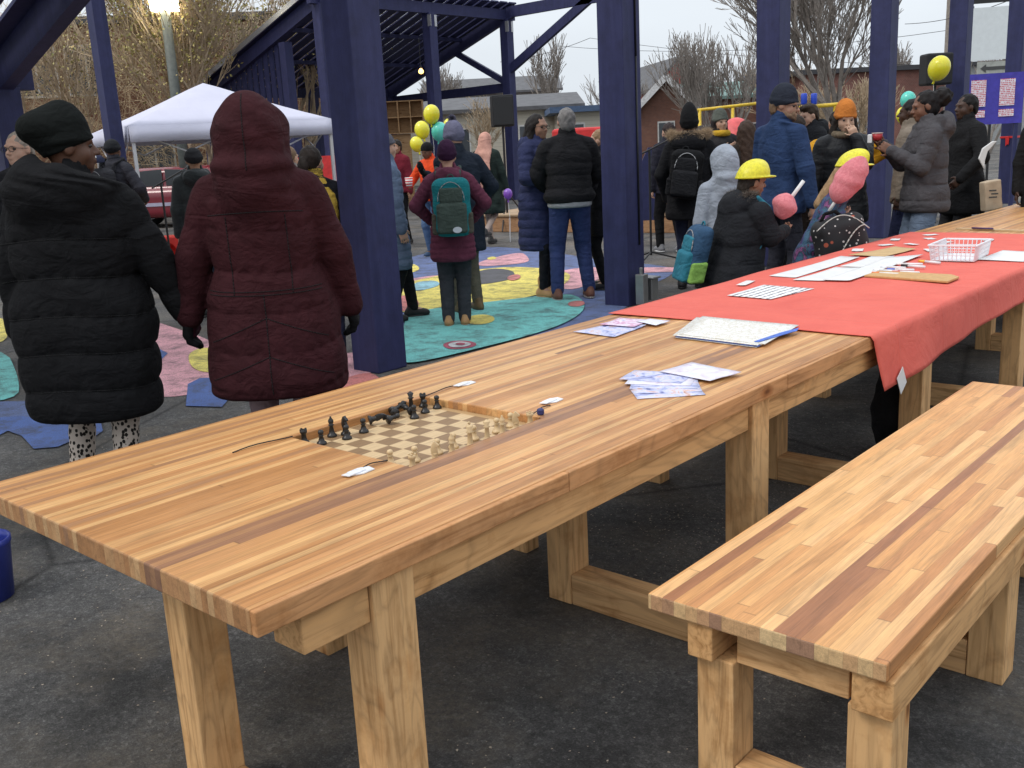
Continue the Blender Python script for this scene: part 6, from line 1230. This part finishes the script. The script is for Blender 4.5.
tree(722, 112, 42, 6.3, 'wide many stemmed bare tree in front of the green roof', 7, 4, .07, .40, 5, minr=.012, sw=.45, up=.3)
tree(852, 110, 33, 8.2, 'tall leaning bare tree between two blue posts at the right', 2, 6, .16, .42, 9, minr=.008, lean=-.12, sw=.25)
tree(915, 110, 55, 6.0, 'bare tree beside the utility pole', 2, 5, .12, .45, 12, minr=.013)
tree(785, 110, 50, 5.4, 'brown bare shrub tree behind the third post', 5, 4, .06, .5, 14, bark=BK2, minr=.012, sw=.5)
tree(845, 110, 42, 4.0, 'low reddish brown thicket before the brick building', 8, 4, .05, .5, 15, bark=BK2, minr=.012, sw=.6)
tree(480, 150, 36, 3.4, 'small bare sapling before the cream building', 1, 5, .05, .6, 17, bark=BK2, minr=.008)
tree(655, 110, 60, 5.5, 'dark bare tree beside the red gable', 3, 4, .08, .45, 19, minr=.014, sw=.3)
tree(600, 110, 50, 5.0, 'thin bare tree at the edge of the tall blue post', 2, 4, .06, .4, 21, minr=.01, sw=.2)
tree(988, 110, 45, 5.0, 'grey bare thicket behind the pale hoarding', 4, 4, .07, .5, 31, minr=.013, sw=.4)
tree(460, 110, 60, 6.0, 'bare tree seen between the shelter posts', 2, 5, .1, .45, 33, minr=.014, sw=.3)
tree(205, 140, 25.5, 7.2, 'yellow leaved tree behind the tent peak', 3, 5, .06, .48, 23, bark=BK2, leaves=LV, nleaf=7000, name='autumn_tree', sw=.35)
tree(285, 140, 27, 8.2, 'tall greenish yellow tree above the shelter roof edge', 3, 5, .07, .48, 25, bark=BK2, leaves=LV, nleaf=3600, name='autumn_tree', sw=.35)
tree(118, 140, 27, 6.2, 'mostly bare tree against the brick wall behind the slim post', 2, 4, .045, .5, 27, bark=BK2, leaves=LV, nleaf=500, name='autumn_tree', sw=.4)
tree(20, 140, 26, 5.8, 'bare tree against the brick wall at the far left', 2, 4, .04, .5, 29, bark=BK2, leaves=LV, nleaf=300, name='autumn_tree', sw=.4)
# dead vines that hang over the long brick wall: nobody could count them
rng = random.Random(5); mb = MB(); VN = plain('vine_stem', (.52, .40, .25), .9, .45, scale=2)
for i in range(2300):
    x = rng.uniform(-W_*.10, W_*.5); z = rng.uniform(.2, tp_+.5); p = Vector((x, -rng.uniform(.05, .75), z)); d = Vector((rng.uniform(-1, 1), 0, rng.uniform(-.8, .9))).normalized()
    for k in range(6):
        d = (d+Vector((rng.uniform(-1, 1), rng.uniform(-.25, .25), rng.uniform(-1, .7)))*.45).normalized(); q = p+d*rng.uniform(.15, .42); q.y = min(q.y, -.04); mb.tube(p, q, rng.uniform(.004, .009), .004, 3, cap=False); p = q
vo = mb.build('wall_vines', VN); vo.matrix_world = bl.matrix_world.copy(); vo.location = bl.location; vo.rotation_euler = bl.rotation_euler; tag(vo, 'tangle of dead tan vines climbing all over the old brick wall', 'vines', kind='stuff')
# utility poles and wires
up_ = at(947, 60, 48); UP = empty('utility_pole', (up_[0], up_[1], 0), VW, 'wooden utility pole between the right hand posts', 'utility pole'); mb = MB(); mb.tube((0, 0, 0), (0, 0, 9.5), .17, .12, 10); mb.build('pole', BK1, UP); mb = MB(); mb.box((-.9, -.06, 8.2), (.9, .06, 8.35)); mb.build('crossarm', BK1, UP)
def wire(a, b, label, sag=.5, r=.016):
    a = Vector(a); b = Vector(b); mb = MB(); mb.path([a.lerp(b, t)-Vector((0, 0, 4*sag*t*(1-t))) for t in np.linspace(0, 1, 14)], r, 4); tag(mb.build('overhead_wire', plain('wire_grey', (.03, .03, .035), .6, 0, bump=0)), label, 'wire')
wire(at(500, 62, 60), at(590, 38, 60), 'overhead wire crossing the sky left of the second post', .2); wire(at(590, 38, 60), at(1000, 66, 48), 'overhead wire sagging across the sky between the blue posts', .4); wire(at(560, 46, 60), at(950, 30, 48), 'upper overhead wire between the blue posts', .6)
wire(at(905, 24, 46), at(1010, 0, 40), 'steep overhead wire by the utility pole', .2)
# ---------------------------------------------------------------- sky, sun, camera
w_ = D.worlds.new('World'); scene.world = w_; w_.use_nodes = True; nt = w_.node_tree; bg = nt.nodes['Background']
sky = nt.nodes.new('ShaderNodeTexSky'); sky.sky_type = 'NISHITA'; sky.sun_disc = False; sky.sun_elevation = R_(48); sky.sun_rotation = R_(200); sky.dust_density = 6; sky.air_density = 1.5
tcn = nt.nodes.new('ShaderNodeTexCoord'); sx = nt.nodes.new('ShaderNodeSeparateXYZ'); nt.links.new(tcn.outputs['Generated'], sx.inputs[0])
rp_ = nt.nodes.new('ShaderNodeValToRGB'); nt.links.new(sx.outputs[2], rp_.inputs[0]); e = rp_.color_ramp.elements; e[0].position = 0.0; e[0].color = (6.1, 6.6, 7.1, 1); e[1].position = .9; e[1].color = (12.5, 13.2, 14.2, 1)
cn_ = nt.nodes.new('ShaderNodeTexNoise'); cn_.inputs['Scale'].default_value = 2.2; cn_.inputs['Detail'].default_value = 6; cm = nt.nodes.new('ShaderNodeMapRange'); nt.links.new(cn_.outputs['Fac'], cm.inputs[0]); cm.inputs[3].default_value = .86; cm.inputs[4].default_value = 1.14; mp = nt.nodes.new('ShaderNodeMapping'); mp.inputs['Scale'].default_value = (1, 1, 2.6); nt.links.new(tcn.outputs['Generated'], mp.inputs[0]); nt.links.new(mp.outputs[0], cn_.inputs['Vector'])
m1 = nt.nodes.new('ShaderNodeMix'); m1.data_type = 'RGBA'; m1.inputs[0].default_value = .93; nt.links.new(sky.outputs[0], m1.inputs[6]); nt.links.new(rp_.outputs[0], m1.inputs[7])
m2 = nt.nodes.new('ShaderNodeVectorMath'); m2.operation = 'SCALE'; nt.links.new(m1.outputs[2], m2.inputs[0]); nt.links.new(cm.outputs[0], m2.inputs[3]); nt.links.new(m2.outputs[0], bg.inputs[0]); bg.inputs[1].default_value = .10
sn = D.lights.new('sun', 'SUN'); sn.energy = 1.0; sn.angle = R_(18); sn.color = (1, .95, .88); so = D.objects.new('sun', sn); COL.objects.link(so)
sdv = Vector((-.35, -.70, .95)).normalized(); so.rotation_euler = sdv.to_track_quat('Z', 'Y').to_euler()
sky.sun_rotation = math.atan2(sdv.x, sdv.y); sky.sun_elevation = math.asin(sdv.z)
cam = D.cameras.new('camera'); co_ = D.objects.new('camera', cam); COL.objects.link(co_); cam.sensor_width = 36; cam.lens = FPX/1024*36; cam.clip_start = .05; cam.clip_end = 2000
co_.matrix_world = Matrix(((CR[0], CU[0], -CF[0], 0), (CR[1], CU[1], -CF[1], 0), (CR[2], CU[2], -CF[2], CAMZ), (0, 0, 0, 1))); scene.camera = co_
scene.view_settings.view_transform = 'Standard'; scene.view_settings.look = 'None'; scene.view_settings.exposure = 0.35; scene.view_settings.gamma = 1
scene.cycles.max_bounces = 6; scene.cycles.use_adaptive_sampling = True
